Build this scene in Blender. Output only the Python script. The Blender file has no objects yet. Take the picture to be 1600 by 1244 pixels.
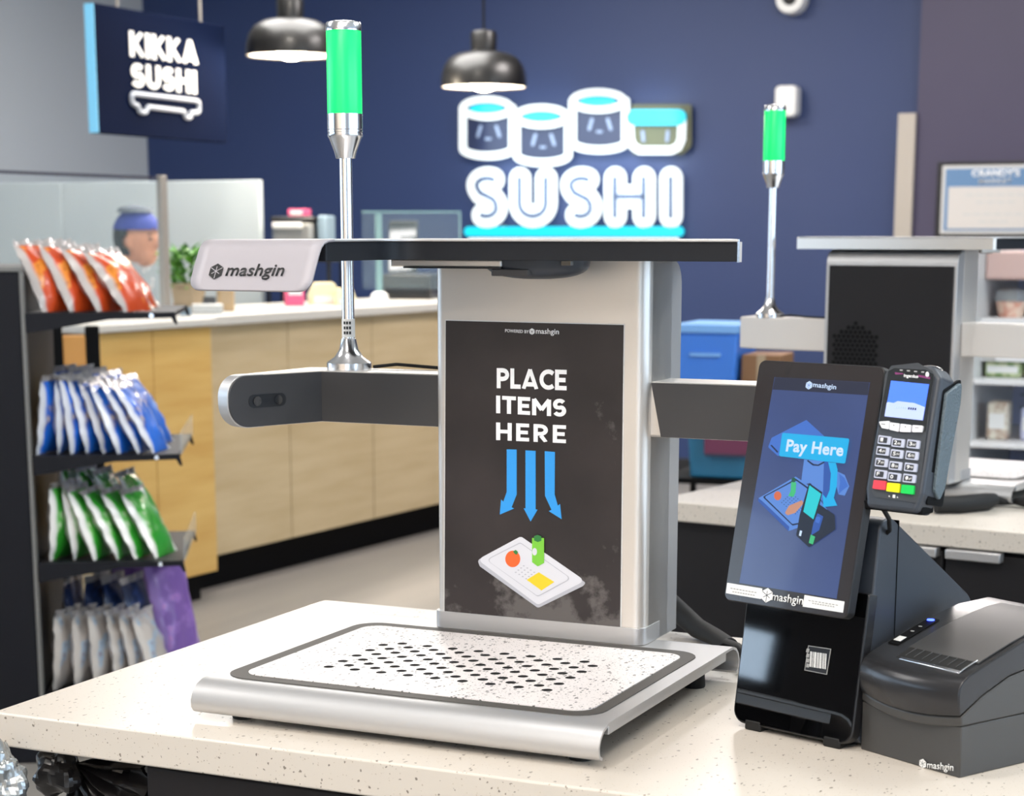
import bpy, bmesh, math, random
from mathutils import Vector, Matrix, noise
R = math.radians
C = bpy.context.scene.collection
rnd = random.Random(7)

# ---------------------------------------------------------------- camera, world, exposure
F, CY, YH, CZ = 2980.0, 960.0, 366.0, 1.465
PITCH = math.atan((CY - YH) / F)
cd = bpy.data.cameras.new('camera'); cam = bpy.data.objects.new('camera', cd); C.objects.link(cam)
cam.location = (0, 0, CZ); cam.rotation_euler = (R(90) - PITCH, 0, 0)
cd.sensor_fit = 'HORIZONTAL'; cd.sensor_width = 36; cd.lens = F / 1600 * 36
cd.shift_y = (CY - 622) / 1600
cd.clip_start = 0.05
cd.dof.use_dof = True; cd.dof.focus_distance = 2.25; cd.dof.aperture_fstop = 8.5
sc = bpy.context.scene; sc.camera = cam
sc.view_settings.view_transform = 'Standard'; sc.view_settings.look = 'None'
sc.view_settings.gamma = 1; sc.view_settings.use_curve_mapping = False
sc.view_settings.exposure = 0.15
w = bpy.data.worlds.new('world'); sc.world = w; w.use_nodes = True
bg = w.node_tree.nodes['Background']; bg.inputs[0].default_value = (0.62, 0.80, 1.0, 1); bg.inputs[1].default_value = 4.0

def area_light(name, loc, size, power, col, rot=(0, 0, 0), sy=None):
    l = bpy.data.lights.new(name, 'AREA'); l.energy = power; l.color = col; l.size = size
    if sy: l.shape = 'RECTANGLE'; l.size_y = sy
    o = bpy.data.objects.new(name, l); C.objects.link(o); o.location = loc; o.rotation_euler = rot
    return o
def spot_light(name, loc, power, col, target, angle=70, size=0.06, blend=.5):
    l = bpy.data.lights.new(name, 'SPOT'); l.energy = power; l.color = col; l.spot_size = R(angle); l.spot_blend = blend
    l.shadow_soft_size = size
    o = bpy.data.objects.new(name, l); C.objects.link(o); o.location = loc
    o.rotation_euler = (Vector(target) - Vector(loc)).to_track_quat('-Z', 'Y').to_euler()
    return o
CEIL = 3.6
# ceiling downlights (recessed spots) above the counter and the aisle
spot_light('downlight_kiosk', (-0.50, 1.90, CEIL - .03), 62, (1, .97, .95), (0.05, 2.2, .92), 60, .07)
spot_light('downlight_counter', (0.9, 1.2, CEIL - .03), 30, (1, .93, .84), (0.35, 2.0, .92), 70, .10)
spot_light('downlight_back_counter', (0.9, 4.2, CEIL - .03), 110, (1, .95, .9), (1.0, 4.2, .92), 80, .10)
spot_light('downlight_rack', (-1.0, 4.4, CEIL - .03), 120, (1, .94, .87), (-1.35, 5.3, .9), 80, .10)
spot_light('downlight_sushi_bar', (-0.9, 6.9, CEIL - .03), 170, (1, .92, .82), (-1.3, 8.3, .8), 100, .15)
area_light('ceiling_panel_light_bar', (-1.0, 9.4, CEIL - .06), 2.0, 170, (1, .97, .93), sy=2.0)
area_light('ceiling_panel_light_left', (-3.5, 3.0, CEIL - .06), 2.4, 75, (1, .97, .94), sy=1.2)
area_light('ceiling_panel_light_middle', (-.3, -.2, CEIL - .06), 2.4, 90, (1, .93, .85), sy=1.2)
area_light('added_front_fill', (-1.6, -2.2, CEIL - .06), 2.4, 120, (1, .92, .85), sy=1.2)  # added fill from behind the camera, brightens front-facing surfaces
area_light('ceiling_panel_light_right', (2.9, 3.6, CEIL - .06), 1.2, 110, (.90, .97, 1), sy=2.4)
area_light('post_reflection_fill', (-3.9, -2.2, CEIL - .06), 1.6, 190, (1, .96, .92), rot=(R(-38), 0, R(0)), sy=.4)  # added lamp, brightens the unseen front wall that the post metal mirrors
area_light('ceiling_panel_light_aisle', (1.6, 8.6, CEIL - .06), 1.2, 120, (1, .93, .9), sy=1.2)

# ---------------------------------------------------------------- calibrated rays: pixel of the photo -> point on a real surface
_c, _s = math.cos(PITCH), math.sin(PITCH)
EYE = Vector((0, 0, CZ))
def ray(px, py):
    u = (px - 800) / F; v = (py - CY) / F
    return Vector((u, _c - v * _s, -(_s + v * _c)))
def on_z(px, py, z):
    r = ray(px, py); return EYE + r * ((z - CZ) / r.z)
def at_y(px, py, Y):
    r = ray(px, py); return EYE + r * (Y / r.y)
class Plane:
    """a plane in the world: origin, unit x and y directions, normal towards the viewer"""
    def __init__(s, o, x, y): s.o = Vector(o); s.x = Vector(x).normalized(); s.y = Vector(y).normalized(); s.n = s.x.cross(s.y).normalized()
    def hit(s, px, py):
        r = ray(px, py); t = (s.o - EYE).dot(s.n) / r.dot(s.n); d = EYE + r * t - s.o
        return d.dot(s.x), d.dot(s.y)
    def w(s, a, b, lift=0): return s.o + s.x * a + s.y * b + s.n * lift
class Frame:
    """a thing's own axes: origin on its base, turned by deg about the vertical"""
    def __init__(s, o, deg): s.o = Vector(o); s.deg = deg; s.m = Matrix.Translation(s.o) @ Matrix.Rotation(R(deg), 4, 'Z'); s.i = s.m.inverted()
    def w(s, a, b, z): return s.m @ Vector((a, b, z))
    def d(s, a, b, z): return s.m.to_3x3() @ Vector((a, b, z))
    def plane(s, o, x, y): return Plane(s.w(*o), s.d(*x), s.d(*y))

# ---------------------------------------------------------------- materials
MATS = {}
def srgb(h):
    if isinstance(h, str):
        h = [int(h[i:i + 2], 16) / 255 for i in (0, 2, 4)]
    return tuple((c / 12.92 if c <= .04045 else ((c + .055) / 1.055) ** 2.4) for c in h)
def mat(name, col, rough=.5, metal=0, emit=None, es=1, noise_=None, bump=None, spec=.5, trans=0, alpha=1, coat=0, aniso=0):
    m = bpy.data.materials.new(name); m.use_nodes = True; nt = m.node_tree; n = nt.nodes; b = n['Principled BSDF']
    c = srgb(col); b.inputs['Base Color'].default_value = (*c, 1)
    b.inputs['Roughness'].default_value = rough; b.inputs['Metallic'].default_value = metal
    b.inputs['Specular IOR Level'].default_value = spec
    b.inputs['Transmission Weight'].default_value = trans; b.inputs['Alpha'].default_value = alpha
    b.inputs['Coat Weight'].default_value = coat
    if emit is not None:
        b.inputs['Emission Color'].default_value = (*srgb(emit), 1); b.inputs['Emission Strength'].default_value = es
    tc = n.new('ShaderNodeTexCoord')
    if noise_:  # (scale, colour2, detail, low, high)
        sc_, col2, det, lo, hi = noise_[:5]; st = noise_[5] if len(noise_) > 5 else (1, 1, 1)
        mp = n.new('ShaderNodeMapping'); mp.inputs['Scale'].default_value = st
        nt.links.new(tc.outputs['Object'], mp.inputs[0])
        t = n.new('ShaderNodeTexNoise'); t.inputs['Scale'].default_value = sc_; t.inputs['Detail'].default_value = det
        nt.links.new(mp.outputs[0], t.inputs['Vector'])
        r = n.new('ShaderNodeValToRGB'); r.color_ramp.elements[0].position = lo; r.color_ramp.elements[1].position = hi
        r.color_ramp.elements[0].color = (*c, 1); r.color_ramp.elements[1].color = (*srgb(col2), 1)
        nt.links.new(t.outputs['Fac'], r.inputs[0]); nt.links.new(r.outputs[0], b.inputs['Base Color'])
    if bump:
        t2 = n.new('ShaderNodeTexNoise'); t2.inputs['Scale'].default_value = bump[0]; t2.inputs['Detail'].default_value = 3
        nt.links.new(tc.outputs['Object'], t2.inputs['Vector'])
        bp = n.new('ShaderNodeBump'); bp.inputs['Strength'].default_value = bump[1]; bp.inputs['Distance'].default_value = bump[2] if len(bump) > 2 else .001
        nt.links.new(t2.outputs['Fac'], bp.inputs['Height']); nt.links.new(bp.outputs[0], b.inputs['Normal'])
    MATS[name] = m
    return m
def speckle(name, base, spot, scale, thr, base2=None, rough=.35, spot2=None):
    """stone or laminate with small dark chips"""
    m = mat(name, base, rough); nt = m.node_tree; n = nt.nodes; b = n['Principled BSDF']
    tc = n.new('ShaderNodeTexCoord')
    def layer(sc_, th, prev, colr, seed):
        mp = n.new('ShaderNodeMapping'); mp.inputs['Location'].default_value = (seed, seed * .7, seed * .3)
        mp.inputs['Rotation'].default_value = (0.1, .1, .6 + seed)
        mp.inputs['Scale'].default_value = (1, .55 if seed < 1 else 1.6, 1)
        nt.links.new(tc.outputs['Object'], mp.inputs[0])
        ns = n.new('ShaderNodeTexNoise'); ns.inputs['Scale'].default_value = sc_ * 1.5; ns.inputs['Detail'].default_value = 1
        nt.links.new(mp.outputs[0], ns.inputs['Vector'])
        ad = n.new('ShaderNodeMixRGB'); ad.inputs[0].default_value = .004 * 100 / sc_ * 2
        nt.links.new(mp.outputs[0], ad.inputs[1]); nt.links.new(ns.outputs['Color'], ad.inputs[2])
        v = n.new('ShaderNodeTexVoronoi'); v.inputs['Scale'].default_value = sc_; v.inputs['Randomness'].default_value = 1
        nt.links.new(ad.outputs[0], v.inputs['Vector'])
        # only some cells carry a chip
        sep = n.new('ShaderNodeSeparateColor'); nt.links.new(v.outputs['Color'], sep.inputs[0])
        a1 = n.new('ShaderNodeMath'); a1.operation = 'MULTIPLY'; a1.inputs[1].default_value = th * 2
        nt.links.new(sep.outputs[0], a1.inputs[0])
        lt = n.new('ShaderNodeMath'); lt.operation = 'LESS_THAN'; nt.links.new(v.outputs['Distance'], lt.inputs[0]); nt.links.new(a1.outputs[0], lt.inputs[1])
        gt = n.new('ShaderNodeMath'); gt.operation = 'GREATER_THAN'; gt.inputs[1].default_value = .55; nt.links.new(sep.outputs[1], gt.inputs[0])
        mu = n.new('ShaderNodeMath'); mu.operation = 'MULTIPLY'; nt.links.new(lt.outputs[0], mu.inputs[0]); nt.links.new(gt.outputs[0], mu.inputs[1])
        mx = n.new('ShaderNodeMixRGB'); nt.links.new(mu.outputs[0], mx.inputs[0])
        if prev is None: mx.inputs[1].default_value = (*srgb(base), 1)
        else: nt.links.new(prev, mx.inputs[1])
        mx.inputs[2].default_value = (*srgb(colr), 1)
        return mx.outputs[0]
    o = layer(scale, thr, None, spot, 0.0)
    o = layer(scale * 1.7, thr * .9, o, spot2 or spot, 3.1)
    nt.links.new(o, b.inputs['Base Color'])
    return m
def wood(name, c1, c2, scale=3, rough=.5, stretch=(1, 1, .06)):
    return mat(name, c1, rough, noise_=(scale, c2, 6, .35, .68, stretch), bump=(scale * 30, .05))

M = {}
M['quartz'] = speckle('quartz', 'D6CDC1', '857B6F', 190, .15, rough=.28, spot2='B5A896')
M['mat'] = speckle('speckled_laminate', 'E6E0DE', '666462', 250, .24, rough=.4, spot2='77726E')
M['alu'] = mat('brushed_aluminium', 'C6C5C5', .42, .7, bump=(900, .04, .0002))
M['alu_warm'] = mat('satin_aluminium', 'DED8D1', .40, .65, bump=(700, .03, .0002))
M['chrome'] = mat('polished_chrome', 'E6E6E8', .2, 1)
M['powder'] = mat('light_powder_coat', 'A8A3A8', .5, .15, bump=(1500, .08, .0002))
M['powder_light'] = mat('pale_powder_coat', 'D8D2CC', .5, .1)
M['graphite'] = mat('graphite_panel', '3E3D3E', .55, bump=(1500, .08, .0002))
M['graphite_dark'] = mat('dark_graphite_edge', '171A20', .45, spec=.3)
M['border'] = mat('charcoal_border', '4A4743', .6, bump=(1200, .1, .0002))
M['black'] = mat('black_plastic', '17171A', .38, bump=(900, .05, .0002))
M['matte_black'] = mat('matte_black', '08080A', .7, spec=.15)
M['soft_black'] = mat('soft_black_plastic', '353A42', .42, bump=(1200, .15, .0003))
M['printer'] = mat('printer_plastic', '3E3D3C', .40, bump=(1600, .15, .0003))
M['gloss'] = mat('glossy_black_glass', '050506', .03, spec=1.0, coat=1.0)
M['hole'] = mat('hole_dark', '0B0A09', .8)
M['rubber'] = mat('black_rubber', '0C0C0D', .7)
M['white'] = mat('white_print', 'F4F4F4', .5)
M['label'] = mat('white_label', 'E4E4E2', .6)
M['ink'] = mat('black_ink', '141414', .5)
M['grey_ink'] = mat('grey_ink', '9A9A98', .6)
M['blue_print'] = mat('blue_print', '2E9BE8', .5)
M['poster'] = mat('worn_black_poster', '221D1E', .42, noise_=(9, '352E2E', 10, .35, .75), bump=(60, .05))
# the poster's worn, greyed lower part
nt = M['poster'].node_tree; n = nt.nodes; b = n['Principled BSDF']
tc = n.new('ShaderNodeTexCoord'); sp = n.new('ShaderNodeSeparateXYZ'); nt.links.new(tc.outputs['Object'], sp.inputs[0])
ns = n.new('ShaderNodeTexNoise'); ns.inputs['Scale'].default_value = 22; ns.inputs['Detail'].default_value = 9; ns.inputs['Roughness'].default_value = .62
nt.links.new(tc.outputs['Object'], ns.inputs['Vector'])
mr = n.new('ShaderNodeMapRange'); mr.inputs[1].default_value = .068; mr.inputs[2].default_value = .155; mr.inputs[3].default_value = .17; mr.inputs[4].default_value = -.12
nt.links.new(sp.outputs['Z'], mr.inputs[0])
mx_ = n.new('ShaderNodeMapRange'); mx_.inputs[1].default_value = .12; mx_.inputs[2].default_value = .36; mx_.inputs[3].default_value = -.05; mx_.inputs[4].default_value = .05
nt.links.new(sp.outputs['X'], mx_.inputs[0])
ad = n.new('ShaderNodeMath'); nt.links.new(ns.outputs['Fac'], ad.inputs[0]); nt.links.new(mr.outputs[0], ad.inputs[1])
ad2 = n.new('ShaderNodeMath'); nt.links.new(ad.outputs[0], ad2.inputs[0]); nt.links.new(mx_.outputs[0], ad2.inputs[1])
rp = n.new('ShaderNodeValToRGB'); rp.color_ramp.elements[0].position = .56; rp.color_ramp.elements[1].position = .66
nt.links.new(ad2.outputs[0], rp.inputs[0])
mx = n.new('ShaderNodeMixRGB'); nt.links.new(rp.outputs[0], mx.inputs[0]); nt.links.new(b.inputs['Base Color'].links[0].from_socket, mx.inputs[1])
mx.inputs[2].default_value = (*srgb('5F5A58'), 1); nt.links.new(mx.outputs[0], b.inputs['Base Color'])

# ---------------------------------------------------------------- mesh builder
def rrect(x0, y0, x1, y1, r, n=6):
    rs = r if isinstance(r, (list, tuple)) else (r,) * 4      # corners: x0y0, x1y0, x1y1, x0y1
    out = []
    for (cx, cy, a0, rr) in ((x0 + rs[0], y0 + rs[0], 180, rs[0]), (x1 - rs[1], y0 + rs[1], 270, rs[1]), (x1 - rs[2], y1 - rs[2], 0, rs[2]), (x0 + rs[3], y1 - rs[3], 90, rs[3])):
        if rr <= 0: out.append((cx, cy)); continue
        for k in range(n + 1):
            a = R(a0 + 90 * k / n); out.append((cx + rr * math.cos(a), cy + rr * math.sin(a)))
    return out
def fillet(pts, radii, n=6):
    """round the corners of a closed polygon"""
    out = []; N = len(pts)
    for i in range(N):
        p = Vector(pts[i]); r = radii[i] if isinstance(radii, (list, tuple)) else radii
        if r <= 0: out.append(tuple(p)); continue
        a = (Vector(pts[i - 1]) - p); b_ = (Vector(pts[(i + 1) % N]) - p)
        la, lb = a.length, b_.length; a.normalize(); b_.normalize()
        ang = math.acos(max(-1, min(1, a.dot(b_)))); t = min(r / math.tan(ang / 2), la * .49, lb * .49)
        p1 = p + a * t; p2 = p + b_ * t
        for k in range(n + 1):
            u = k / n; out.append(tuple((p1 * (1 - u) + p * u) * (1 - u) + (p * (1 - u) + p2 * u) * u))
    return out
class G:
    def __init__(s): s.v = []; s.f = []; s.mi = []
    def add(s, vs, fs, mi=0):
        o = len(s.v); s.v += [tuple(v) for v in vs]; s.f += [tuple(i + o for i in f) for f in fs]; s.mi += [mi] * len(fs); return s
    def box(s, x0, y0, z0, x1, y1, z1, mi=0):
        vs = [(x, y, z) for z in (z0, z1) for y in (y0, y1) for x in (x0, x1)]
        return s.add(vs, [(0, 2, 3, 1), (4, 5, 7, 6), (0, 1, 5, 4), (2, 6, 7, 3), (0, 4, 6, 2), (1, 3, 7, 5)], mi)
    def prism(s, poly, fn, h0, h1, mi=0, mi_cap=None):
        """poly extruded; fn(x, y, h) -> 3D"""
        N = len(poly); vs = [fn(x, y, h0) for x, y in poly] + [fn(x, y, h1) for x, y in poly]
        s.add(vs, [(i, (i + 1) % N, N + (i + 1) % N, N + i) for i in range(N)], mi)
        o = len(s.v) - 2 * N
        s.f += [tuple(o + i for i in reversed(range(N))), tuple(o + N + i for i in range(N))]; s.mi += [mi if mi_cap is None else mi_cap] * 2
        return s
    def up(s, poly, z0, z1, mi=0): return s.prism(poly, lambda x, y, h: (x, y, h), z0, z1, mi)
    def along_x(s, poly, x0, x1, mi=0): return s.prism(poly, lambda y, z, h: (h, y, z), x0, x1, mi)
    def along_y(s, poly, y0, y1, mi=0): return s.prism(poly, lambda x, z, h: (x, h, z), y0, y1, mi)
    def lathe(s, prof, c=(0, 0, 0), n=32, mi=0, closed=False):
        vs = [(c[0] + r * math.cos(2 * math.pi * k / n), c[1] + r * math.sin(2 * math.pi * k / n), c[2] + z) for r, z in prof for k in range(n)]
        P = len(prof); fs = [(i * n + k, i * n + (k + 1) % n, (i + 1) * n + (k + 1) % n, (i + 1) * n + k) for i in range(P - 1) for k in range(n)]
        if closed: fs += [((P - 1) * n + k, (P - 1) * n + (k + 1) % n, (k + 1) % n, k) for k in range(n)]
        else: fs += [tuple(reversed(range(n))), tuple((P - 1) * n + k for k in range(n))]
        return s.add(vs, fs, mi)
    def tube(s, pts, r, n=12, mi=0, flat=1):
        pts = [Vector(p) for p in pts]; rs = r if isinstance(r, (list, tuple)) else [r] * len(pts); vs = []
        pu = None
        for i, p in enumerate(pts):
            t = (pts[min(i + 1, len(pts) - 1)] - pts[max(i - 1, 0)]).normalized()
            u = pu if pu is not None else (Vector((0, 0, 1)) if abs(t.z) < .9 else Vector((1, 0, 0)))
            u = (u - t * u.dot(t)).normalized(); v = t.cross(u); pu = u
            vs += [p + (u * math.cos(2 * math.pi * k / n) * flat + v * math.sin(2 * math.pi * k / n)) * rs[i] for k in range(n)]
        P = len(pts)
        fs = [(i * n + k, i * n + (k + 1) % n, (i + 1) * n + (k + 1) % n, (i + 1) * n + k) for i in range(P - 1) for k in range(n)]
        fs += [tuple(reversed(range(n))), tuple((P - 1) * n + k for k in range(n))]
        return s.add(vs, fs, mi)
    def sphere(s, c, r, n=16, m=10, mi=0):
        r = r if isinstance(r, (tuple, list)) else (r, r, r)
        vs = [(c[0] + r[0] * math.sin(math.pi * i / m) * math.cos(2 * math.pi * k / n), c[1] + r[1] * math.sin(math.pi * i / m) * math.sin(2 * math.pi * k / n), c[2] + r[2] * math.cos(math.pi * i / m)) for i in range(1, m) for k in range(n)]
        fs = [(i * n + k, (i + 1) * n + k, (i + 1) * n + (k + 1) % n, i * n + (k + 1) % n) for i in range(m - 2) for k in range(n)]
        o = len(vs); vs += [(c[0], c[1], c[2] + r[2]), (c[0], c[1], c[2] - r[2])]
        fs += [(o, k, (k + 1) % n) for k in range(n)] + [(o + 1, (m - 2) * n + (k + 1) % n, (m - 2) * n + k) for k in range(n)]
        return s.add(vs, fs, mi)
    def build(s, name, m, parent=None, bevel=0, seg=2, smooth=40, kind=None, label=None, flip=True):
        me = bpy.data.meshes.new(name); me.from_pydata(s.v, [], s.f)
        for x in (m if isinstance(m, (list, tuple)) else [m]): me.materials.append(M[x] if isinstance(x, str) else x)
        me.polygons.foreach_set('material_index', s.mi)
        if flip:
            bm = bmesh.new(); bm.from_mesh(me); bmesh.ops.recalc_face_normals(bm, faces=bm.faces); bm.to_mesh(me); bm.free()
        me.polygons.foreach_set('use_smooth', [True] * len(me.polygons)); me.set_sharp_from_angle(angle=R(smooth)); me.update()
        o = bpy.data.objects.new(name, me); C.objects.link(o)
        if parent: o.parent = parent
        if bevel:
            b = o.modifiers.new('bevel', 'BEVEL'); b.width = bevel; b.segments = seg; b.limit_method = 'ANGLE'; b.angle_limit = R(35)
            b.harden_normals = False
        if kind: o['kind'] = kind
        if label: o['label'] = label
        return o
def root(name, loc, deg, label, cat, group=None):
    o = bpy.data.objects.new(name, None); C.objects.link(o); o.location = loc; o.rotation_euler = (0, 0, R(deg)); o.empty_display_size = .05
    return tag(o, label, cat, group)
def tag(o, label, cat, group=None):
    o['label'] = label; o['category'] = cat
    if group: o['group'] = group
    return o
def localiser(frame): return (lambda p: frame.i @ p) if frame else (lambda p: p)
def print_poly(name, pts, pl, fr, m, parent, lift=.0004, th=.0003, px=True):
    """flat printed shape on a plane, corners given by pixel (px) or plane coordinates"""
    q = [pl.hit(*p) for p in pts] if px else pts
    L = localiser(fr)
    g = G(); N = len(q)
    g.add([L(pl.w(a, b_, lift)) for a, b_ in q] + [L(pl.w(a, b_, lift + th)) for a, b_ in q],
          [tuple(range(N)), tuple(N + i for i in range(N))] + [(i, (i + 1) % N, N + (i + 1) % N, N + i) for i in range(N)])
    return g.build(name, m, parent, smooth=1)
def text(name, s, bl, br, top, pl, fr, m, parent, bold=0.0, lift=.0006, th=.0003, shear=0, px=True, seed_h=None):
    """lettering fitted between bl and br (baseline/bounding bottom) and up to top on a plane"""
    if px: x0, y0 = pl.hit(*bl); x1, y1 = pl.hit(*br); xt, yt = pl.hit(*top)
    else: (x0, y0), (x1, y1), (xt, yt) = bl, br, top
    cu = bpy.data.curves.new(name, 'FONT'); cu.body = s; cu.offset = bold; cu.resolution_u = 3; cu.shear = shear
    cu.space_character = 1 + bold * 1.5
    o = bpy.data.objects.new(name, cu); C.objects.link(o)
    me = bpy.data.meshes.new_from_object(o); bpy.data.objects.remove(o); bpy.data.curves.remove(cu)
    xs = [v.co.x for v in me.vertices]; ys = [v.co.y for v in me.vertices]
    a0, a1, b0, b1 = min(xs), max(xs), min(ys), max(ys)
    L = localiser(fr); slope = (y1 - y0) / (x1 - x0)
    bm = bmesh.new(); bm.from_mesh(me)
    ex = bmesh.ops.extrude_face_region(bm, geom=bm.faces[:])
    topv = {v for v in ex['geom'] if isinstance(v, bmesh.types.BMVert)}
    for v in bm.verts:
        fx = (v.co.x - a0) / (a1 - a0); fy = (v.co.y - b0) / (b1 - b0)
        x = x0 + fx * (x1 - x0) + fy * (xt - x0) * (1 if seed_h else 0); y = y0 + slope * (x - x0) + fy * (yt - y0)
        v.co = L(pl.w(x, y, lift + (th if v in topv else 0)))
    bmesh.ops.recalc_face_normals(bm, faces=bm.faces); bm.to_mesh(me); bm.free(); me.name = name
    me.materials.clear(); me.materials.append(M[m] if isinstance(m, str) else m)
    o = bpy.data.objects.new(name, me); C.objects.link(o)
    if parent: o.parent = parent
    return o
def _arc(cx, cy, rx, ry, a0, a1, n=9): return [(cx + rx * math.cos(R(a0 + (a1 - a0) * i / n)), cy + ry * math.sin(R(a0 + (a1 - a0) * i / n))) for i in range(n + 1)]
def glyph(c, t):
    q = t / 2; T = 1 - q; W = .60
    if c == 'P': return W + q, [[(q, 0), (q, 1)], [(q, T), (.34, T)] + _arc(.34, .68, W - .34, T - .68, 90, -90)[1:] + [(q, .68 * 2 - T)]]
    if c == 'R': return W + q + .02, [[(q, 0), (q, 1)], [(q, T), (.34, T)] + _arc(.34, .68, W - .34, T - .68, 90, -90)[1:] + [(q, .68 * 2 - T)], [(.36, .36), (W, 0)]]
    if c == 'L': return W - .02, [[(q, 1), (q, q), (W - .02, q)]]
    if c == 'A': return .92, [[(q * .9, 0), (.46, 1 - q * .3), (.92 - q * .9, 0)], [(.22, .24), (.70, .24)]]
    if c == 'C': return .80, [_arc(.50, .5, .50 - q, T - .5, 48, 312, 18)]
    if c == 'E': return .64, [[(.64, T), (q, T), (q, q), (.64, q)], [(q, .5), (.58, .5)]]
    if c == 'I': return t, [[(q, 0), (q, 1)]]
    if c == 'T': return .72, [[(0, T), (.72, T)], [(.36, 0), (.36, T)]]
    if c == 'M': return .98, [[(q, 0), (q, T), (.49, .34), (.98 - q, T), (.98 - q, 0)]]
    if c == 'S': return .66, [_arc(.34, T - .225, .235, .225, 35, 225, 10) + [(.34, .5)] + _arc(.32, q + .225, .245, .225, 60, -150, 11)]
    if c == 'H': return .78, [[(q, 0), (q, 1)], [(.78 - q, 0), (.78 - q, 1)], [(q, .5), (.78 - q, .5)]]
    if c == 'K': return .76, [[(q, 0), (q, 1)], [(q, .42), (.68, 1)], [(.28, .52), (.72, 0)]]
    if c == 'U': return .76, [[(q, 1), (q, .38)] + _arc(.38, .38, .38 - q, .38 - q, 180, 360, 10) + [(.76 - q, 1)]]
def block_text(name, s, bl, br, top, pl, fr, m, parent, t=.21, gap=.10, lift=.0013, th=.0003):
    x0, y0 = pl.hit(*bl); x1, y1 = pl.hit(*br); yt = pl.hit(*top)[1]; H = yt - y0
    gl = [glyph(c, t) for c in s]; tot = sum(w_ for w_, _ in gl) + gap * (len(s) - 1); k = (x1 - x0) / tot; L = localiser(fr)
    g = G(); cx = 0; sl = (y1 - y0) / (x1 - x0)
    def P(x, y, h): X = x0 + x * k; return L(pl.w(X, y0 + y * H + sl * (X - x0), h))
    n_ = 0
    for w_, ls in gl:
        for l_ in ls:
            for i in range(len(l_) - 1):
                a = Vector(l_[i]); b = Vector(l_[i + 1]); d = (b - a).normalized(); e = Vector((-d.y, d.x)) * t / 2
                aa = a - d * (t / 2 if (i > 0 and abs(d.dot((a - Vector(l_[i - 1])).normalized())) < .3) else (t * .12 if i > 0 else 0))
                bb = b + d * (t / 2 if (i < len(l_) - 2 and abs(d.dot((Vector(l_[i + 2]) - b).normalized())) < .3) else (t * .12 if i < len(l_) - 2 else 0))
                q = [aa - e, bb - e, bb + e, aa + e]; q = [Vector((p.x, min(1, max(0, p.y)))) for p in q]; n_ += 1
                g.prism([(cx + p.x, p.y) for p in q], P, lift + n_ * 2e-6, lift + th + n_ * 2e-6)
        cx += w_ + gap
    return g.build(name, m, parent, smooth=1)
def hexagon(cx, cy, r, sx=1): return [(cx + sx * r * math.cos(R(90 + 60 * k)), cy + r * math.sin(R(90 + 60 * k))) for k in range(6)]
def hex_logo(pl, fr, c, r, m, mline, parent, lift=.0006, px=True, sx=1):
    cx, cy = pl.hit(*c) if px else c
    h = print_poly('logo_hexagon', hexagon(cx, cy, r, sx), pl, fr, m, parent, lift, px=False)
    L = localiser(fr); g = G()
    for k in range(6):
        a = R(90 + 60 * k); d = Vector((math.cos(a) * sx, math.sin(a))); n_ = Vector((-d.y, d.x)) * r * .045
        e = d * r * (.62 if k % 2 == 0 else .92)
        for q in ([-n_, n_, e + n_, e - n_],):
            g.add([L(pl.w(cx + p.x, cy + p.y, lift + .0004)) for p in q], [(0, 1, 2, 3)])
    g.build('logo_spokes', mline, parent, smooth=1)
    return h
def struct(o): o['kind'] = 'structure'; return o

# ================================================================ SETTING
AX = -24.7
A = Vector((math.cos(R(AX)), math.sin(R(AX)), 0)); B = Vector((-math.sin(R(AX)), math.cos(R(AX)), 0))
C1 = Vector((-2.50, 13.45, 0))                      # back left corner of the shop
RM = Frame(C1, AX)                                   # room frame: a along the back wall, b = 0 at the wall, negative towards the camera
M['navy'] = mat('navy_wall_paint', '20335F', .55, noise_=(1.5, '243660', 2, .3, .7), bump=(60, .04))
M['plum'] = mat('dark_plum_wall_paint', '353048', .55, noise_=(1.5, '38334B', 2, .3, .7), bump=(60, .04))
M['grey_wall'] = mat('grey_wall_paint', 'A9B0B8', .6, bump=(60, .05))
M['cream_wall'] = mat('cream_wall_paint', 'E6D8C6', .6, bump=(60, .05)); M['dark_reflected_wall'] = mat('dark_wall_for_reflection', '2A2B30', .6, bump=(60, .05))
M['ceiling'] = mat('ceiling_tile', 'D8D6D2', .8, bump=(200, .1))
M['floor'] = mat('vinyl_plank_floor', '97928C', .35, noise_=(2.2, '75736F', 8, .32, .7, (1, .12, 1)), bump=(90, .05))
M['trim'] = mat('grey_metal_trim', 'A39C93', .5, .3)
M['pane'] = mat('window_glass', 'FFFFFF', .02, trans=1, alpha=.15)
W_, D_ = 12.6, 17.5
def wall(name, x0, y0, x1, y1, m, holes=(), z1=CEIL, over=()):
    """vertical wall slab in the room frame between two plan points, 0.12 thick outward, with rectangular openings (s0, s1, z0, z1)"""
    p0 = Vector((x0, y0)); p1 = Vector((x1, y1)); d = (p1 - p0); L_ = d.length; d.normalize(); nn = Vector((d.y, -d.x)) * -.12
    g = G()
    def slab(s0, s1, a, b_):
        q = [p0 + d * s0, p0 + d * s1, p0 + d * s1 + nn, p0 + d * s0 + nn]
        g.up([tuple(x) for x in q], a, b_)
    s = 0
    for (h0, h1, za, zb) in holes:
        slab(s, h0, 0, z1); slab(h0, h1, 0, za)
        ov = [q for q in over if q[0] == h0]
        if ov: slab(h0, h1, zb, ov[0][1]); slab(h0, h1, ov[0][2], z1)
        else: slab(h0, h1, zb, z1)
        s = h1
    slab(s, L_, 0, z1)
    o = g.build(name, m); o.matrix_world = RM.m; return struct(o)
wall('wall_back', 0, 0, 7.0, 0, 'navy')
wall('wall_right', W_, -.30, W_, -D_, 'grey_wall', [(5.2, 8.6, .5, 2.9), (9.0, 12.4, .5, 2.9)])
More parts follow.
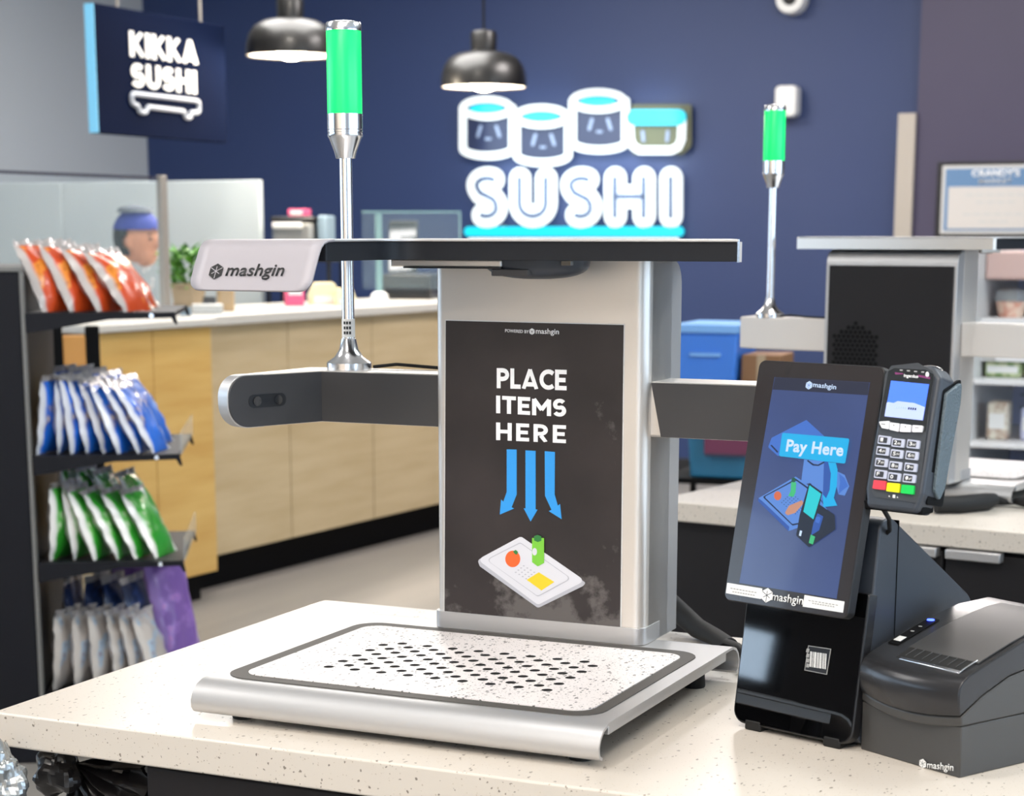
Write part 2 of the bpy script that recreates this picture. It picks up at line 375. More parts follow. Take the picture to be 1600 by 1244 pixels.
wall('wall_front', W_, -D_, 0, -D_, 'cream_wall', [(1.0, 4.2, .4, 3.0)])
wall('wall_left', 0, -7.0, 0, 0, 'grey_wall')
wall('wall_left_front', 0, -D_, 0, -7.0, 'dark_reflected_wall', [(2.82, 6.4, 1.20, 1.58), (6.8, 9.6, .6, 3.0)], over=[(2.82, 1.66, 3.0)])  # unseen stretch, made dark to shape the glossy panel's reflection
g = G(); g.box(-.12, -D_ - .12, -.1, W_ + .12, .12, 0); o = struct(g.build('floor', 'floor')); o.matrix_world = RM.m
g = G(); g.box(-.12, -D_ - .12, CEIL, W_ + .12, .12, CEIL + .1); o = struct(g.build('ceiling', 'ceiling')); o.matrix_world = RM.m
# the nearer stretch of the back wall on the right, darker, with a grey corner trim
M['base_trim'] = mat('dark_baseboard', '1C1D22', .5)
WP = Plane(RM.w(0, -.001, 0), RM.d(1, 0, 0), (0, 0, 1))
trim_a = WP.hit(1447, 300)[0]
g = G(); g.box(trim_a + .0, -.30, 0, W_ + .12, .12, CEIL); o = struct(g.build('wall_back_right', 'plum')); o.matrix_world = RM.m
zt = WP.hit(1430, 182)[1]
g = G(); g.box(trim_a - .10, -.33, 0, trim_a + .0, -.0, zt); o = struct(g.build('trim_1', 'trim', bevel=.004)); o.matrix_world = RM.m
g = G(); g.box(.0, -.015, 0, trim_a - .1, 0, .1); o = struct(g.build('baseboard_back', 'base_trim', bevel=.003)); o.matrix_world = RM.m
# windows of the shop front (behind and beside the camera)
M['frame'] = mat('window_frame_metal', '3A3C40', .4, .6)
def window(idx, fx, fy, s0, s1, z0, z1, horiz):
    g = G()
    def bar(a0, a1, c0, c1):
        if horiz: g.box(a0, fy - .03, c0, a1, fy + .03, c1)
        else: g.box(fx - .03, a0, c0, fx + .03, a1, c1)
    for a in (s0, (s0 + s1) / 2 - .02, s1 - .05): bar(a, a + .05, z0, z1)
    bar(s0, s1, z0, z0 + .05); bar(s0, s1, z1 - .05, z1)
    o = g.build('window_%d' % idx, 'frame', bevel=.003); o.matrix_world = RM.m; struct(o)
    for k in (0, 1):
        a = s0 + .05 + k * ((s1 - s0) / 2 - .02); bb = a + (s1 - s0) / 2 - .07
        g = G()
        if horiz: g.box(a, fy - .004, z0 + .05, bb, fy + .004, z1 - .05)
        else: g.box(fx - .004, a, z0 + .05, fx + .004, bb, z1 - .05)
        g.build('pane', 'pane', o)
    # portal so that daylight through the opening is sampled well
    l = bpy.data.lights.new('window_portal', 'AREA'); l.shape = 'RECTANGLE'; l.size = s1 - s0; l.size_y = z1 - z0; l.cycles.is_portal = True
    q = bpy.data.objects.new('window_portal', l); C.objects.link(q)
    if horiz: q.location = RM.w((s0 + s1) / 2, fy - .05, (z0 + z1) / 2); q.rotation_euler = (R(90), 0, R(AX + 180))
    else:
        left = fx < 1
        q.location = RM.w(fx + (-.05 if left else .05), (s0 + s1) / 2, (z0 + z1) / 2); q.rotation_euler = (R(90), 0, R(AX + (90 if left else -90)))
window(1, W_ + .06, 0, -.30 - 8.6, -.30 - 5.2, .5, 2.9, False)
window(2, W_ + .06, 0, -.30 - 12.4, -.30 - 9.0, .5, 2.9, False)
window(3, 0, -D_ - .06, W_ - 4.2, W_ - 1.0, .4, 3.0, True)
window(4, -.06, 0, -D_ + 2.82, -D_ + 6.4, 1.20, 1.58, False)
window(5, -.06, 0, -D_ + 6.8, -D_ + 9.6, .6, 3.0, False)
window(6, -.06, 0, -D_ + 2.82, -D_ + 6.4, 1.66, 3.0, False)

# ================================================================ FRONT COUNTER
ZC = .92
KF = Frame((-.340, 2.143, ZC), AX)                   # kiosk frame: origin under the tray's front left corner
cl = KF.i @ on_z(-6, 1113, ZC); bl_ = KF.i @ on_z(514, 938, ZC)
ca0 = cl.x - .005; cb0 = cl.y; cb1 = (KF.i @ on_z(514, 938, ZC)).y
front_slope = 0
g = G(); g.up(rrect(ca0, cb0, 2.6, cb1, .004, 2), -.0405, 0)
top = g.build('quartz_countertop', 'quartz', bevel=.0025, seg=3); top.location = KF.o; top.rotation_euler = (0, 0, R(AX))
tag(top, 'speckled white quartz countertop carrying the self-checkout kiosk and pay screen', 'countertop')
M['cab'] = mat('black_laminate', '1B191B', .55, spec=.3, bump=(400, .05))
cabx = (KF.i @ at_y(247, 1200, (on_z(247, 1180, ZC - .04)).y)).x
rt = root('counter_cabinet', KF.w(0, 0, -ZC), AX, 'near-black cabinet under the white quartz countertop in the foreground', 'cabinet')
g = G(); g.box(cabx, cb0 + .035, .1, 2.55, cb1 - .03, ZC - .042); g.build('carcass', 'cab', rt, bevel=.002)
for k in range(5):
    x0 = cabx + .004 + k * .48; g = G(); g.box(x0, cb0 + .015, .104, x0 + .474, cb0 + .034, ZC - .046); dr = g.build('door', 'cab', rt, bevel=.002)
    g = G(); g.box(x0 + .33, cb0 - .008, ZC - .2, x0 + .45, cb0 + .014, ZC - .188); g.build('handle', 'alu', dr, bevel=.002)
g = G(); g.box(cabx + .05, cb0 + .08, 0, 2.5, cb1 - .08, .1); g.build('plinth', 'matte_black', rt)

# ================================================================ SELF-CHECKOUT KIOSK
M['green_lens'] = mat('green_beacon_lens', '12C85E', .3, emit='08E070', es=.9)
M['top_light'] = mat('hood_light_panel', 'FFFFFF', .4, emit='FFF6EA', es=.6)
M['lens_glass'] = mat('camera_lens', '0A0A0E', .08, spec=.8, coat=.6)
M['orange'] = mat('orange_print', 'F0662A', .5); M['green_p'] = mat('green_print', '7CCB3E', .5); M['green_d'] = mat('dark_green_print', '2F7D3C', .5)
M['yellow_p'] = mat('yellow_print', 'F2CE2A', .5); M['tray_p'] = mat('tray_print', 'DCDCE2', .5); M['tray_e'] = mat('tray_edge_print', 'B9BAC2', .5)
def rrz(x0, y0, x1, y1, r): return rrect(x0, y0, x1, y1, r)
def beacon(fr_root, x, y, z, label=None):
    """signal light on a chrome pole, a part of the kiosk it is screwed to"""
    g = G(); g.tube([(x, y, z + .028), (x, y, z + .275)], .0082, 20); p = g.build('signal_light', 'chrome', fr_root)
    g = G(); g.lathe([(.0295, 0), (.0295, .0085), (.0285, .0095), (.019, .016), (.0125, .026), (.0098, .040), (.0085, .041)], (x, y, z), 40); g.build('base_flange', 'chrome', p)
    if label:
        g = G(); g.lathe([(.0083, 0), (.0087, 0), (.0087, .024), (.0083, .024)], (x, y, z + .042), 24); lb = g.build('pole_label', 'label', p)
        for i in range(9):
            a = R(-100 + (i % 3) * 24); h_ = .004 + (i // 3) * .0065
            g = G(); g.box(-.0013, -.0091, h_, .0013, -.0086, h_ + .0038); o = g.build('label_print', 'ink', lb); o.location = (x, y, z + .042); o.rotation_euler = (0, 0, a + R(95))
    z1 = z + .272
    g = G(); g.lathe([(.0088, 0), (.0125, 0), (.0145, .008), (.0205, .024), (.0228, .028), (.0228, .0305), (.0221, .0312), (.0221, .0325), (.0228, .0332), (.0228, .0355), (.0221, .036), (.0228, .0368), (.0228, .056), (.02, .056)], (x, y, z1), 40); g.build('socket', 'chrome', p)
    g = G(); g.lathe([(.0222, 0), (.0225, .001), (.0225, .102), (.0222, .103)], (x, y, z1 + .056), 40); g.build('green_lens', 'green_lens', p, label='green glowing lens')
    g = G(); g.lathe([(.0232, 0), (.0232, .0085), (.0215, .0110), (.015, .0122), (.0, .0126)], (x, y, z1 + .159), 40); g.build('cap', 'chrome', p)
    return p
def kiosk(fr, label, poster=True, stem=(-.056, .418), far=False):
    k = root('self_checkout_kiosk', fr.o, fr.deg, label, 'checkout kiosk', 'self-checkout kiosks')
    # --- tray base: aluminium plate rolled down at front and back
    T = .045
    roll = [(-.0, T), (-.012, T - .0006), (-.024, T - .0045), (-.033, T - .012), (-.0375, T - .021), (-.037, T - .029), (-.033, T - .0345), (-.027, T - .037)]
    back = [(.392 - a, z) for a, z in reversed(roll)]
    outer = list(reversed(roll)) + [(.392 + (-a), z) for a, z in roll]
    inn = []
    for i in range(len(outer)):
        p = Vector(outer[i]); t = (Vector(outer[min(i + 1, len(outer) - 1)]) - Vector(outer[max(i - 1, 0)])).normalized()
        q = p + Vector((t.y, -t.x)) * .0032
        inn.append((q.x, q.y))
    g = G(); g.along_x(outer + list(reversed(inn)), -.012, .490); g.build('tray_plate', 'alu', k, smooth=35)
    g = G(); g.box(-.008, .0, .029, .486, .388, T - .0033); g.build('tray_body', 'alu', k, bevel=.001)
    g = G(); g.box(.03, .03, .012, .45, .36, .029); g.build('tray_underside', 'matte_black', k)
    g = G(); g.up(rrz(.002, .0, .470, .348, .034), T, T + .0011); g.build('tray_border', 'border', k)
    # insert with real round holes, laid out as a staggered grid
    holes = [(.0969 + .03495 * c + (.0178 if r % 2 else 0), .0885 + .01667 * r) for r in range(10) for c in range(8 if r % 2 else 9)]
    g = G(); g.up(rrz(.021, .017, .455, .326, .024), T + .0006, T + .0021); ins = g.build('tray_insert', 'mat', k)
    if not far:
        cut = G()
        for hx, hy in holes: cut.up([(hx + .0062 * math.cos(2 * math.pi * i / 20), hy + .0062 * math.sin(2 * math.pi * i / 20)) for i in range(20)], T + .0012, T + .01)
        co = cut.build('cutter', 'hole', k)
        bo = ins.modifiers.new('holes', 'BOOLEAN'); bo.operation = 'DIFFERENCE'; bo.object = co; bo.solver = 'EXACT'
        bpy.context.view_layer.update()
        me = bpy.data.meshes.new_from_object(ins.evaluated_get(bpy.context.evaluated_depsgraph_get()))
        ins.modifiers.clear(); ins.data = me; bpy.data.objects.remove(co)
        me.materials.clear(); me.materials.append(M['mat']); me.materials.append(M['hole'])
        for p in me.polygons:
            p.material_index = 1 if (p.center.z < T + .0020 and abs(p.normal.z) > .5 and p.center.z > T + .0008) or (abs(p.normal.z) < .3 and .09 < p.center.x < .39 and .07 < p.center.y < .25) else 0
            p.use_smooth = False
    for fx, fy in ((.035, .0), (.455, .0), (.035, .36), (.455, .36)):
        g = G(); g.lathe([(.013, 0), (.0135, .002), (.0125, .018), (.010, .029)], (fx, fy, 0), 20); g.build('foot', 'rubber', k)
    # --- post
    pa0, pa1, pb0, pb1, pz = .100, .388, .354, .478, .514
    prof = fillet([(pb0, T), (pb1, T), (pb1, pz), (pb0, pz)], [0, 0, .035, .004], 8)
    g = G(); g.up(rrect(pa0 + .003, pb0 + .002, pa1 - .0, pb1 - .035, (.012, .014, 0, 0), 6), T, pz)
    g.build('post', 'alu_warm', k)
    g = G(); g.along_x(fillet([(pb0 + .02, T), (pb1, T), (pb1, pz), (pb0 + .02, pz)], [0, 0, .035, 0], 8), pa0 + .0035, pa1 - .0); g.build('post_shell', 'alu', k, smooth=30, bevel=.0008)
    g = G(); g.up(rrect(pa0, pb0 - .001, pa1 + .0012, pb0 + .06, (.012, .014, 0, 0), 6), T + .001, T + .0225); g.build('post_collar', 'alu', k, bevel=.0006)
    g = G(); g.box(pa0 + .010, pb1 - .002, T + .002, pa1 - .007, pb1 + .0025, pz - .032); bp = g.build('rear_panel', 'cab', k, bevel=.002)
    # hexagonal ventilation patch of hexagonal holes in the rear panel
    hx0, hz0 = .317, .310
    g = G(); rr = .0052
    for i in range(-6, 7):
        for j in range(-7, 8):
            x = (i + (.5 if j % 2 else 0)) * rr * 2.0; z = j * rr * 1.75
            if max(abs(x), abs(x) * .5 + abs(z) * .866) < .048: g.along_y([(hx0 + x + a, hz0 + z + b_) for a, b_ in hexagon(0, 0, rr * .92)], pb1 + .0026, pb1 + .003)
    o = g.build('vent', 'matte_black', bp); o['kind'] = 'stuff'
    # --- hood
    zb, zt_ = .5155, .5395
    plan = fillet([(-.035, .075), (.1225, .075), (.122, .215), (.547, .215), (.452, .485), (.025, .485)], [.0, .0, .045, .003, .02, .02], 10)
    g = G(); g.up(plan, zt_ - .0028, zt_); g.build('hood_top_sheet', 'alu', k, bevel=.0008)
    plan2 = fillet([(-.031, .060), (.1205, .060), (.1195, .218), (.5445, .218), (.449, .481), (.028, .481)], [.002, .002, .043, .002, .018, .018], 10)
    g = G(); g.up(plan2, zb, zt_ - .0030); g.build('hood_body', 'graphite_dark', k, bevel=.0006)
    g = G(); g.up([(.546, .228), (.4535, .4845), (.4500, .4865), (.030, .4865), (.0255, .482), (.0275, .4805), (.449, .4805), (.542, .226)], zb - .0005, zt_ - .0029); g.build('hood_rear_rim', 'alu_warm', k, smooth=30)
    # silver end rim at the right tip
    g = G(); g.up([(.5445, .2165), (.5475, .2150), (.4530, .484), (.4500, .483)], zb - .0008, zt_); g.build('hood_rim', 'chrome', k)
    # hood front flange: sheet bent forward and down, rounded lower corners
    fl = []
    arc = [(.076, zt_), (.062, zt_ - .0004), (.052, zt_ - .0030), (.0455, zt_ - .0075), (.041, zt_ - .0135)]
    end = (.0175, zt_ - .0555)
    last = Vector(arc[-1]); E_ = Vector(end); path = [Vector(p) for p in arc] + [last.lerp(E_, t) for t in (.25, .5, .68, .76, .84, .9, .95, .98, 1)]
    x0f, x1f = -.035, .1225; rc = .014; Lt = (E_ - last).length
    vs = []; nx = 10
    for i, p in enumerate(path):
        d_end = 0 if i < 5 else (E_ - p).length
        inset = 0
        if i >= 5 and d_end < rc: inset = rc - math.sqrt(max(0, rc * rc - (rc - d_end) ** 2))
        for j in range(nx + 1):
            x = x0f + inset + (x1f - x0f - 2 * inset) * j / nx; vs.append((x, p.x, p.y))
    nP = len(path); fs = [(i * (nx + 1) + j, i * (nx + 1) + j + 1, (i + 1) * (nx + 1) + j + 1, (i + 1) * (nx + 1) + j) for i in range(nP - 1) for j in range(nx)]
    g = G(); g.add(vs, fs); fo = g.build('hood_flange', 'powder', k, smooth=60, flip=False)
    so = fo.modifiers.new('thickness', 'SOLIDIFY'); so.thickness = .0028; so.offset = 1
    # light strip housing and scanning dome under the hood
    g = G(); g.up(fillet([(.100, .245), (.248, .245), (.248, .300), (.120, .300)], .003), zb - .0085, zb); g.build('light_housing', 'alu_warm', k, bevel=.0015)
    g = G(); g.up(fillet([(.118, .243), (.248, .243), (.248, .302), (.130, .302)], .003), zb - .0102, zb - .0086); g.build('housing_rim', 'black', k)
    dc = (.276, .285, zb)
    g = G(); g.add(*(lambda n_, m_: ([(dc[0] + .066 * math.cos(2 * math.pi * a / n_) * math.sin(math.pi / 2 * r / m_) ** .8, dc[1] + .042 * math.sin(2 * math.pi * a / n_) * math.sin(math.pi / 2 * r / m_) ** .8, dc[2] - .0225 * math.cos(math.pi / 2 * r / m_) ** .7) for r in range(1, m_ + 1) for a in range(n_)],
        [(r * n_ + a, r * n_ + (a + 1) % n_, (r + 1) * n_ + (a + 1) % n_, (r + 1) * n_ + a) for r in range(m_ - 1) for a in range(n_)] + [tuple(range(n_))]))(40, 8))
    dm = g.build('camera_dome', 'soft_black', k, smooth=60)
    g = G(); g.up(rrect(dc[0] - .042, dc[1] - .041, dc[0] + .008, dc[1] - .026, .004), zb - .0185, zb - .0105); g.build('dome_window', 'graphite', dm, bevel=.001)
    g = G(); g.box(dc[0] + .046, dc[1] - .036, zb - .006, dc[0] + .058, dc[1] - .028, zb - .001); g.build('lens', 'lens_glass', dm)
    # --- side arms: aluminium channel with a graphite inner face, bent towards the tray
    z0, z1 = .3035, .3685
    def arm(sgn):
        P = lambda a: a if sgn < 0 else .488 - a
        A0, A1, TB = P(.103), P(-.072), (P(-.128), .238)
        bend = Vector((A1, .372)); tip = Vector(TB); dv = (tip - bend).normalized()
        out = Vector((dv.y, -dv.x)) if sgn < 0 else Vector((-dv.y, dv.x))
        if (out.x < 0) != (sgn < 0): out = -out
        w_ = .060
        # outer channel (plan, top plate as well)
        bo_ = [Vector((A0, .3745)), Vector((A1, .3745)), tip - dv * .030 + out * .003, tip - dv * .030 + out * .024, bend + out * .055 + Vector((0, .035)), Vector((A1, .446)), Vector((A0, .446))]
        g = G(); g.up([tuple(p) for p in bo_], z0 - .001, z1 + .001)
        ar = g.build('side_arm', 'alu_warm' if not far else 'powder_light', k, bevel=.003)
        fa = [(A0, .3715), (A1, .3715), (A1, .3742), (A0, .3742)]
        if sgn > 0:   # slanted root where the right arm leaves the post
            g = G(); g.add([(.3885, .3715, z1), (.402, .3715, z0), (A1, .3715, z0), (A1, .3715, z1), (.3885, .3742, z1), (.402, .3742, z0), (A1, .3742, z0), (A1, .3742, z1)],
                           [(0, 1, 2, 3), (4, 7, 6, 5), (0, 4, 5, 1), (3, 2, 6, 7), (0, 3, 7, 4), (1, 5, 6, 2)])
        else: g = G(); g.up(fa, z0, z1)
        g.build('inner_face', 'graphite', ar, bevel=.0004)
        # end plate with rounded outer corners, following the bend
        Lp = (tip - bend).length
        poly = rrect(0, z0, Lp, z1, (0, .030, .026, 0), 10)
        inw = -out
        g = G(); g.prism(poly, lambda x, y, h: (bend.x + dv.x * x + inw.x * h, bend.y + dv.y * x + inw.y * h, y), -.002, .0006); g.build('end_face', 'graphite', ar, bevel=.0003)
        poly2 = rrect(.090, z0 - .0012, Lp + .0012, z1 + .0012, (0, .031, .027, 0), 10)
        g = G(); g.prism(poly2, lambda x, y, h: (bend.x + dv.x * x + inw.x * h, bend.y + dv.y * x + inw.y * h, y), -.024, -.0021); g.build('end_cap', 'alu', ar, bevel=.001)
        mid = Lp * .60
        sp_ = rrect(mid - .029, (z0 + z1) / 2 - .0085, mid + .029, (z0 + z1) / 2 + .0085, .0080, 6)
        g = G(); g.prism(sp_, lambda x, y, h: (bend.x + dv.x * x + inw.x * h, bend.y + dv.y * x + inw.y * h, y), .0007, .0013); cm = g.build('camera_module', 'black', ar)
        for q in (-.0165, .0165):
            g = G(); g.prism([(mid + q + .0062 * math.cos(2 * math.pi * i / 16), (z0 + z1) / 2 + .0062 * math.sin(2 * math.pi * i / 16)) for i in range(16)], lambda x, y, h: (bend.x + dv.x * x + inw.x * h, bend.y + dv.y * x + inw.y * h, y), .0013, .0026); g.build('lens', 'lens_glass', cm)
        return ar
    arm(-1); arm(1)
    # beacon on the arm, with a cable
    beacon(k, stem[0], stem[1], z1 + .001, not far)
    g = G(); q = 1 if stem[0] > .2 else -1
    g.tube([(stem[0] - q * .030, stem[1] + .012, z1 + .004), (stem[0] - q * .06, stem[1] + .022, z1 + .0075), (stem[0] - q * .10, stem[1] + .028, z1 + .005), (.103 if q < 0 else .386, stem[1] + .02, z1 + .003)], .0022, 8); g.build('beacon_cable', 'rubber', k)
    if poster:
        pl = fr.plane((0, pb0 + .0012, 0), (1, 0, 0), (0, 0, 1))
        q = print_poly('poster', [(695, 957), (969, 982), (974.5, 508), (697, 501)], pl, fr, 'poster', k, .0, .0010)
        e = print_poly('poster_edge', [(693.5, 959), (971, 984.5), (976, 506.5), (695.5, 499.5)], pl, fr, 'label', k, -.0009, .0008)
        def tx(s, bl, br, tp, bold=.02, m='white', **kw): return text('lettering', s, bl, br, tp, pl, fr, m, q, bold, .0013, **kw)
        block_text('lettering', 'PLACE', (777, 606.5), (886, 610), (777, 575), pl, fr, 'white', q, .215, .07)
        block_text('lettering', 'ITEMS', (776, 645.5), (885, 651.5), (776, 618), pl, fr, 'white', q, .215, .10)
        block_text('lettering', 'HERE', (776, 687.5), (885, 692.5), (776, 660), pl, fr, 'white', q, .205, .22)
        tx('POWERED BY', (790, 519), (827, 521), (790, 514), .008)
        tx('mashgin', (838, 524), (874, 525), (838, 513), .010)
        hex_logo(pl, fr, (832, 518), .0040, 'white', 'poster', q, .0013, sx=1)
        def pp(nm, pts, m, lift=.0013): return print_poly(nm, pts, pl, fr, m, q, lift, .0002)
        def z8(x, y): return (660 + x / 2.392, 480 + y / 2.392)
        pp('arrow', [z8(*p) for p in ((317, 531), (354, 532), (354, 700), (335, 748), (345, 752), (291, 775), (296, 718), (304, 727), (317, 690))], 'blue_print')
        pp('arrow', [z8(*p) for p in ((387, 535), (425, 537), (425, 755), (432, 757), (406, 801), (380, 751), (387, 752))], 'blue_print')
        pp('arrow', [z8(*p) for p in ((459, 538), (497, 541), (496, 700), (508, 742), (516, 735), (522, 792), (474, 762), (484, 757), (460, 705))], 'blue_print')
        pp('tray_picture', [z8(*p) for p in fillet([(208, 945), (370, 858), (612, 1030), (602, 1042), (434, 1124), (216, 968)], 14)], 'tray_e')
        pp('tray_picture', [z8(*p) for p in fillet([(208, 943), (370, 856), (610, 1022), (434, 1112)], 16)], 'tray_p', .0016)
        ring = fillet([(240, 943), (368, 878), (560, 1014), (434, 1082)], 14); 
        pp('tray_line', [z8(*p) for p in ring], 'tray_e', .0019)
        c0 = (400, 980); pp('tray_picture', [z8(c0[0] + (x - c0[0]) * .975, c0[1] + (y - c0[1]) * .965) for x, y in ring], 'tray_p', .0022)
        for i_ in range(5):
            for j_ in range(4):
                cx, cy = 352 + i_ * 13 + j_ * 10, 990 + i_ * 8 - j_ * 8
                pp('tray_hole', [z8(cx + 4 * math.cos(t * math.pi / 3), cy + 2.4 * math.sin(t * math.pi / 3)) for t in range(6)], 'tray_e', .0024)
        pp('orange_picture', [z8(341 + 28 * math.cos(i * math.pi / 12), 940 + 31 * math.sin(i * math.pi / 12)) for i in range(24)], 'orange', .0025)
        pp('leaf', [z8(*p) for p in ((342, 912), (352, 906), (361, 914), (357, 924), (350, 922))], 'green_d', .0028)
        pp('bottle_picture', [z8(*p) for p in ((413, 862), (458, 862), (458, 955), (434, 968), (413, 952))], 'green_p', .0025)
        pp('bottle_shade', [z8(*p) for p in ((437, 885), (458, 880), (458, 955), (437, 967))], 'green_p', .0027)
        pp('bottle_cap', [z8(*p) for p in ((421, 855), (434, 850), (448, 855), (448, 872), (435, 877), (421, 871))], 'green_d', .0029)
        pp('bottle_label', [z8(423 + 9 * math.cos(i * math.pi / 6), 913 + 14 * math.sin(i * math.pi / 6)) for i in range(12)], 'tray_p', .0029)
        pp('packet_picture', [z8(*p) for p in ((393, 1018), (438, 990), (496, 1026), (448, 1058))], 'yellow_p', .0025)
        tx('C', z8(418, 1034), z8(458, 1032), z8(418, 1002), .0, 'orange')
    # cable out of the back
    return k
kiosk(KF, 'silver self-checkout kiosk with black poster reading PLACE ITEMS HERE, in the foreground')
# flange lettering
fo = [o for o in bpy.data.objects if o.name == 'hood_flange'][0]; kroot = fo.parent
fdir = Vector((0, .041 - .0175, .042)).normalized()
fpl = KF.plane((0, .041, .5395 - .0135), (1, 0, 0), tuple(fdir))
fpl.o = fpl.o + fpl.n * .0003
text('lettering', 'mashgin', (350.5, 437.5), (441, 437.5), (352, 413), fpl, KF, 'ink', kroot, .010, .0006, shear=.10)
cx, cy = fpl.hit(338, 424.5); hex_logo(fpl, KF, (338, 424.5), .0098, 'ink', 'powder', kroot, .0006, sx=.98)
# thick black cable sleeve behind the kiosk
g = G(); pts = [KF.i @ p for p in (at_y(1040, 935, 2.62), at_y(1062, 957, 2.60), at_y(1090, 982, 2.56), at_y(1118, 996, 2.50), at_y(1140, 1012, 2.45))]
g.tube(pts, [.014, .015, .014, .012, .013], 14); o = g.build('cable_sleeve', 'rubber', None, smooth=60); o.matrix_world = KF.m
tag(o, 'thick black cable sleeve curving from behind the kiosk post', 'cable')
g = G(); q = [KF.i @ p for p in (at_y(1135, 1008, 2.45), at_y(1150, 1014, 2.42), at_y(1162, 1025, 2.38), at_y(1160, 1045, 2.38))]
g.tube(q, .009, 10)
o2 = g.build('cable_bundle', 'rubber', None, smooth=60); o2.matrix_world = KF.m
tag(o2, 'short black cable bundle beside the pay screen stand, tied with a small band', 'cable')
g = G(); t_ = [KF.i @ p for p in (at_y(1122, 1011, 2.42), at_y(1130, 1007, 2.41), at_y(1140, 1010, 2.41), at_y(1150, 1013, 2.41))]
g.tube(t_, .0022, 8); g.build('cable_tie', 'matte_black', o2)

# ================================================================ PAY SCREEN STAND
SF = Frame((.307, 2.036, ZC), -43.5)
st = root('payment_screen_stand', SF.o, SF.deg, 'black tilted touch screen on a stand showing a Pay Here picture, right of the kiosk', 'payment screen')
M['screen'] = mat('lit_screen_background', '20263A', .16, emit='4A5A8E', es=.50, noise_=(7, '283251', 3, .3, .7), coat=.2)
M['screen_bar'] = mat('lit_screen_header', '1E2030', .15, emit='34363F', es=.5)
def emi(name, c, e=.75): M[name] = mat(name, '0C0E14', .3, emit=c, es=e * 1.5)
emi('s_cyan', '0FA6DC', .7); emi('s_blue', '3F6FC9', .6); emi('s_blue_l', '5B8AD8', .6); emi('s_blue_d', '2E57AA', .6); emi('s_white', 'C4D8F4', .7); emi('s_navy', '14264E', .5)
emi('s_orange', 'D96A40', .6); emi('s_green', '3FBF7A', .6); emi('s_dark', '1B2233', .5); emi('s_teal', '1FC0C8', .7); emi('s_tan', 'C98F74', .6); emi('s_gdark', '1B5E46', .5)
# body behind: wedge
side = fillet([(.012, .010), (.040, .245), (.062, .247), (.232, .139), (.258, .100), (.258, .004), (.02, .004)], [.004, .02, .02, .03, .02, .003, .003], 6)
g = G(); g.along_x(side, -.070, .0800); g.build('stand_body', 'soft_black', st, bevel=.003, seg=3)
g = G(); g.along_x([(.0745, .004), (.0757, .004), (.0757, .2425), (.0745, .2425)], -.0708, .0806); g.build('body_seam', 'matte_black', st)
# lower glossy front panel, leaning back
bp0 = Vector((0, -.003, .006)); lean = Vector((0, .024, .150)).normalized()
LP = Plane(SF.w(0, -.003, .006), SF.d(1, 0, 0), SF.d(*lean))
poly = rrect(-.078, 0, .0812, .165, (.016, .016, .004, .004))
LPin = lambda x, y, h: tuple(bp0 + Vector((x, 0, 0)) + lean * y + Vector((0, lean.z, -lean.y)) * h)
g = G(); g.prism(poly, LPin, .0, .016); fb = g.build('lower_front', 'black', st, bevel=.0015)
g = G(); g.prism(rrect(-.0755, .0025, .0790, .164, (.0145, .0145, .002, .002)), LPin, -.0012, -.0001); g.build('glossy_panel', 'gloss', fb)
def lp(nm, pts, m, lift=.0016): return print_poly(nm, pts, LP, SF, m, fb, lift, .0002)
def z3(x, y): return (1120 + x / 3.3333, 900 + y / 3.3333)
q = [z3(480, 362), z3(600, 380), z3(578, 515), z3(460, 492)]
g_ = print_poly('barcode_frame', q, LP, SF, 'grey_ink', fb, .0014, .0002)
cxx = sum(p[0] for p in q) / 4; cyy = sum(p[1] for p in q) / 4
print_poly('barcode_window', [(cxx + (p[0] - cxx) * .93, cyy + (p[1] - cyy) * .94) for p in q], LP, SF, 'black', fb, .0017, .0002)
for i, wd in enumerate((5, 2, 3, 7, 2, 4, 3, 6, 2, 4, 3, 5)):
    x = 494 + i * 7.2; lp('barcode_bar', [z3(x - 1 + (469 - 469), 393 + i * 1.1), z3(x + wd * .8, 394 + i * 1.1), z3(x - 4 + wd * .8, 474 + i * 1.1), z3(x - 5, 473 + i * 1.1)], 'label', .0020)
for i in range(4): lp('barcode_text', [z3(473 + 1, 378 + i * 26), z3(489, 381 + i * 26), z3(485, 400 + i * 26), z3(470, 397 + i * 26)], 'grey_ink', .0020)
for x in (-.060, .045):
    g = G(); g.box(x, -.004, 0, x + .022, .035, .012); g.build('foot', 'rubber', st, bevel=.002)
g = G(); g.lathe([(.0, 0), (.013, 0), (.013, .003), (.011, .004), (0, .004)], (0, 0, 0), 24); o = g.build('side_button', 'black', st); o.rotation_euler = (0, R(90), 0); o.location = (.0805, .03, .075)
# neck and screen
sb = Vector((0, -.020, .1475)); sup = Vector((0, .0555, .2610)).normalized(); SH = .2675
sn = Vector((0, sup.z, -sup.y))     # into the back
SPin = lambda x, y, h: tuple(sb + Vector((x, 0, 0)) + sup * y + sn * h)
SP = Plane(SF.w(*sb), SF.d(1, 0, 0), SF.d(*sup))
g = G(); g.prism(rrect(-.0805, 0, .0815, SH, .008), SPin, 0, .014); scn = g.build('screen_housing', 'black', st, bevel=.0012)
g = G(); g.prism(rrect(-.06, .03, .06, .22, .01), SPin, .014, .030); g.build('screen_back', 'soft_black', st, bevel=.003)
g = G(); g.prism(rrect(-.0795, .001, .0805, SH - .001, .0072), SPin, -.0008, 0); M['bezel'] = mat('screen_bezel', '2B2523', .18, coat=.3); g.build('screen_glass', 'bezel', scn)
g = G(); g.prism(rrect(-.04, -.02, .04, .05, .006), lambda x, y, h: (x, h, .19 + y), .0, .05); g.build('neck', 'matte_black', st)
def sp(nm, pts, m, lift=.0012, par=None): return print_poly(nm, pts, SP, SF, m, par or disp, lift, .0001)
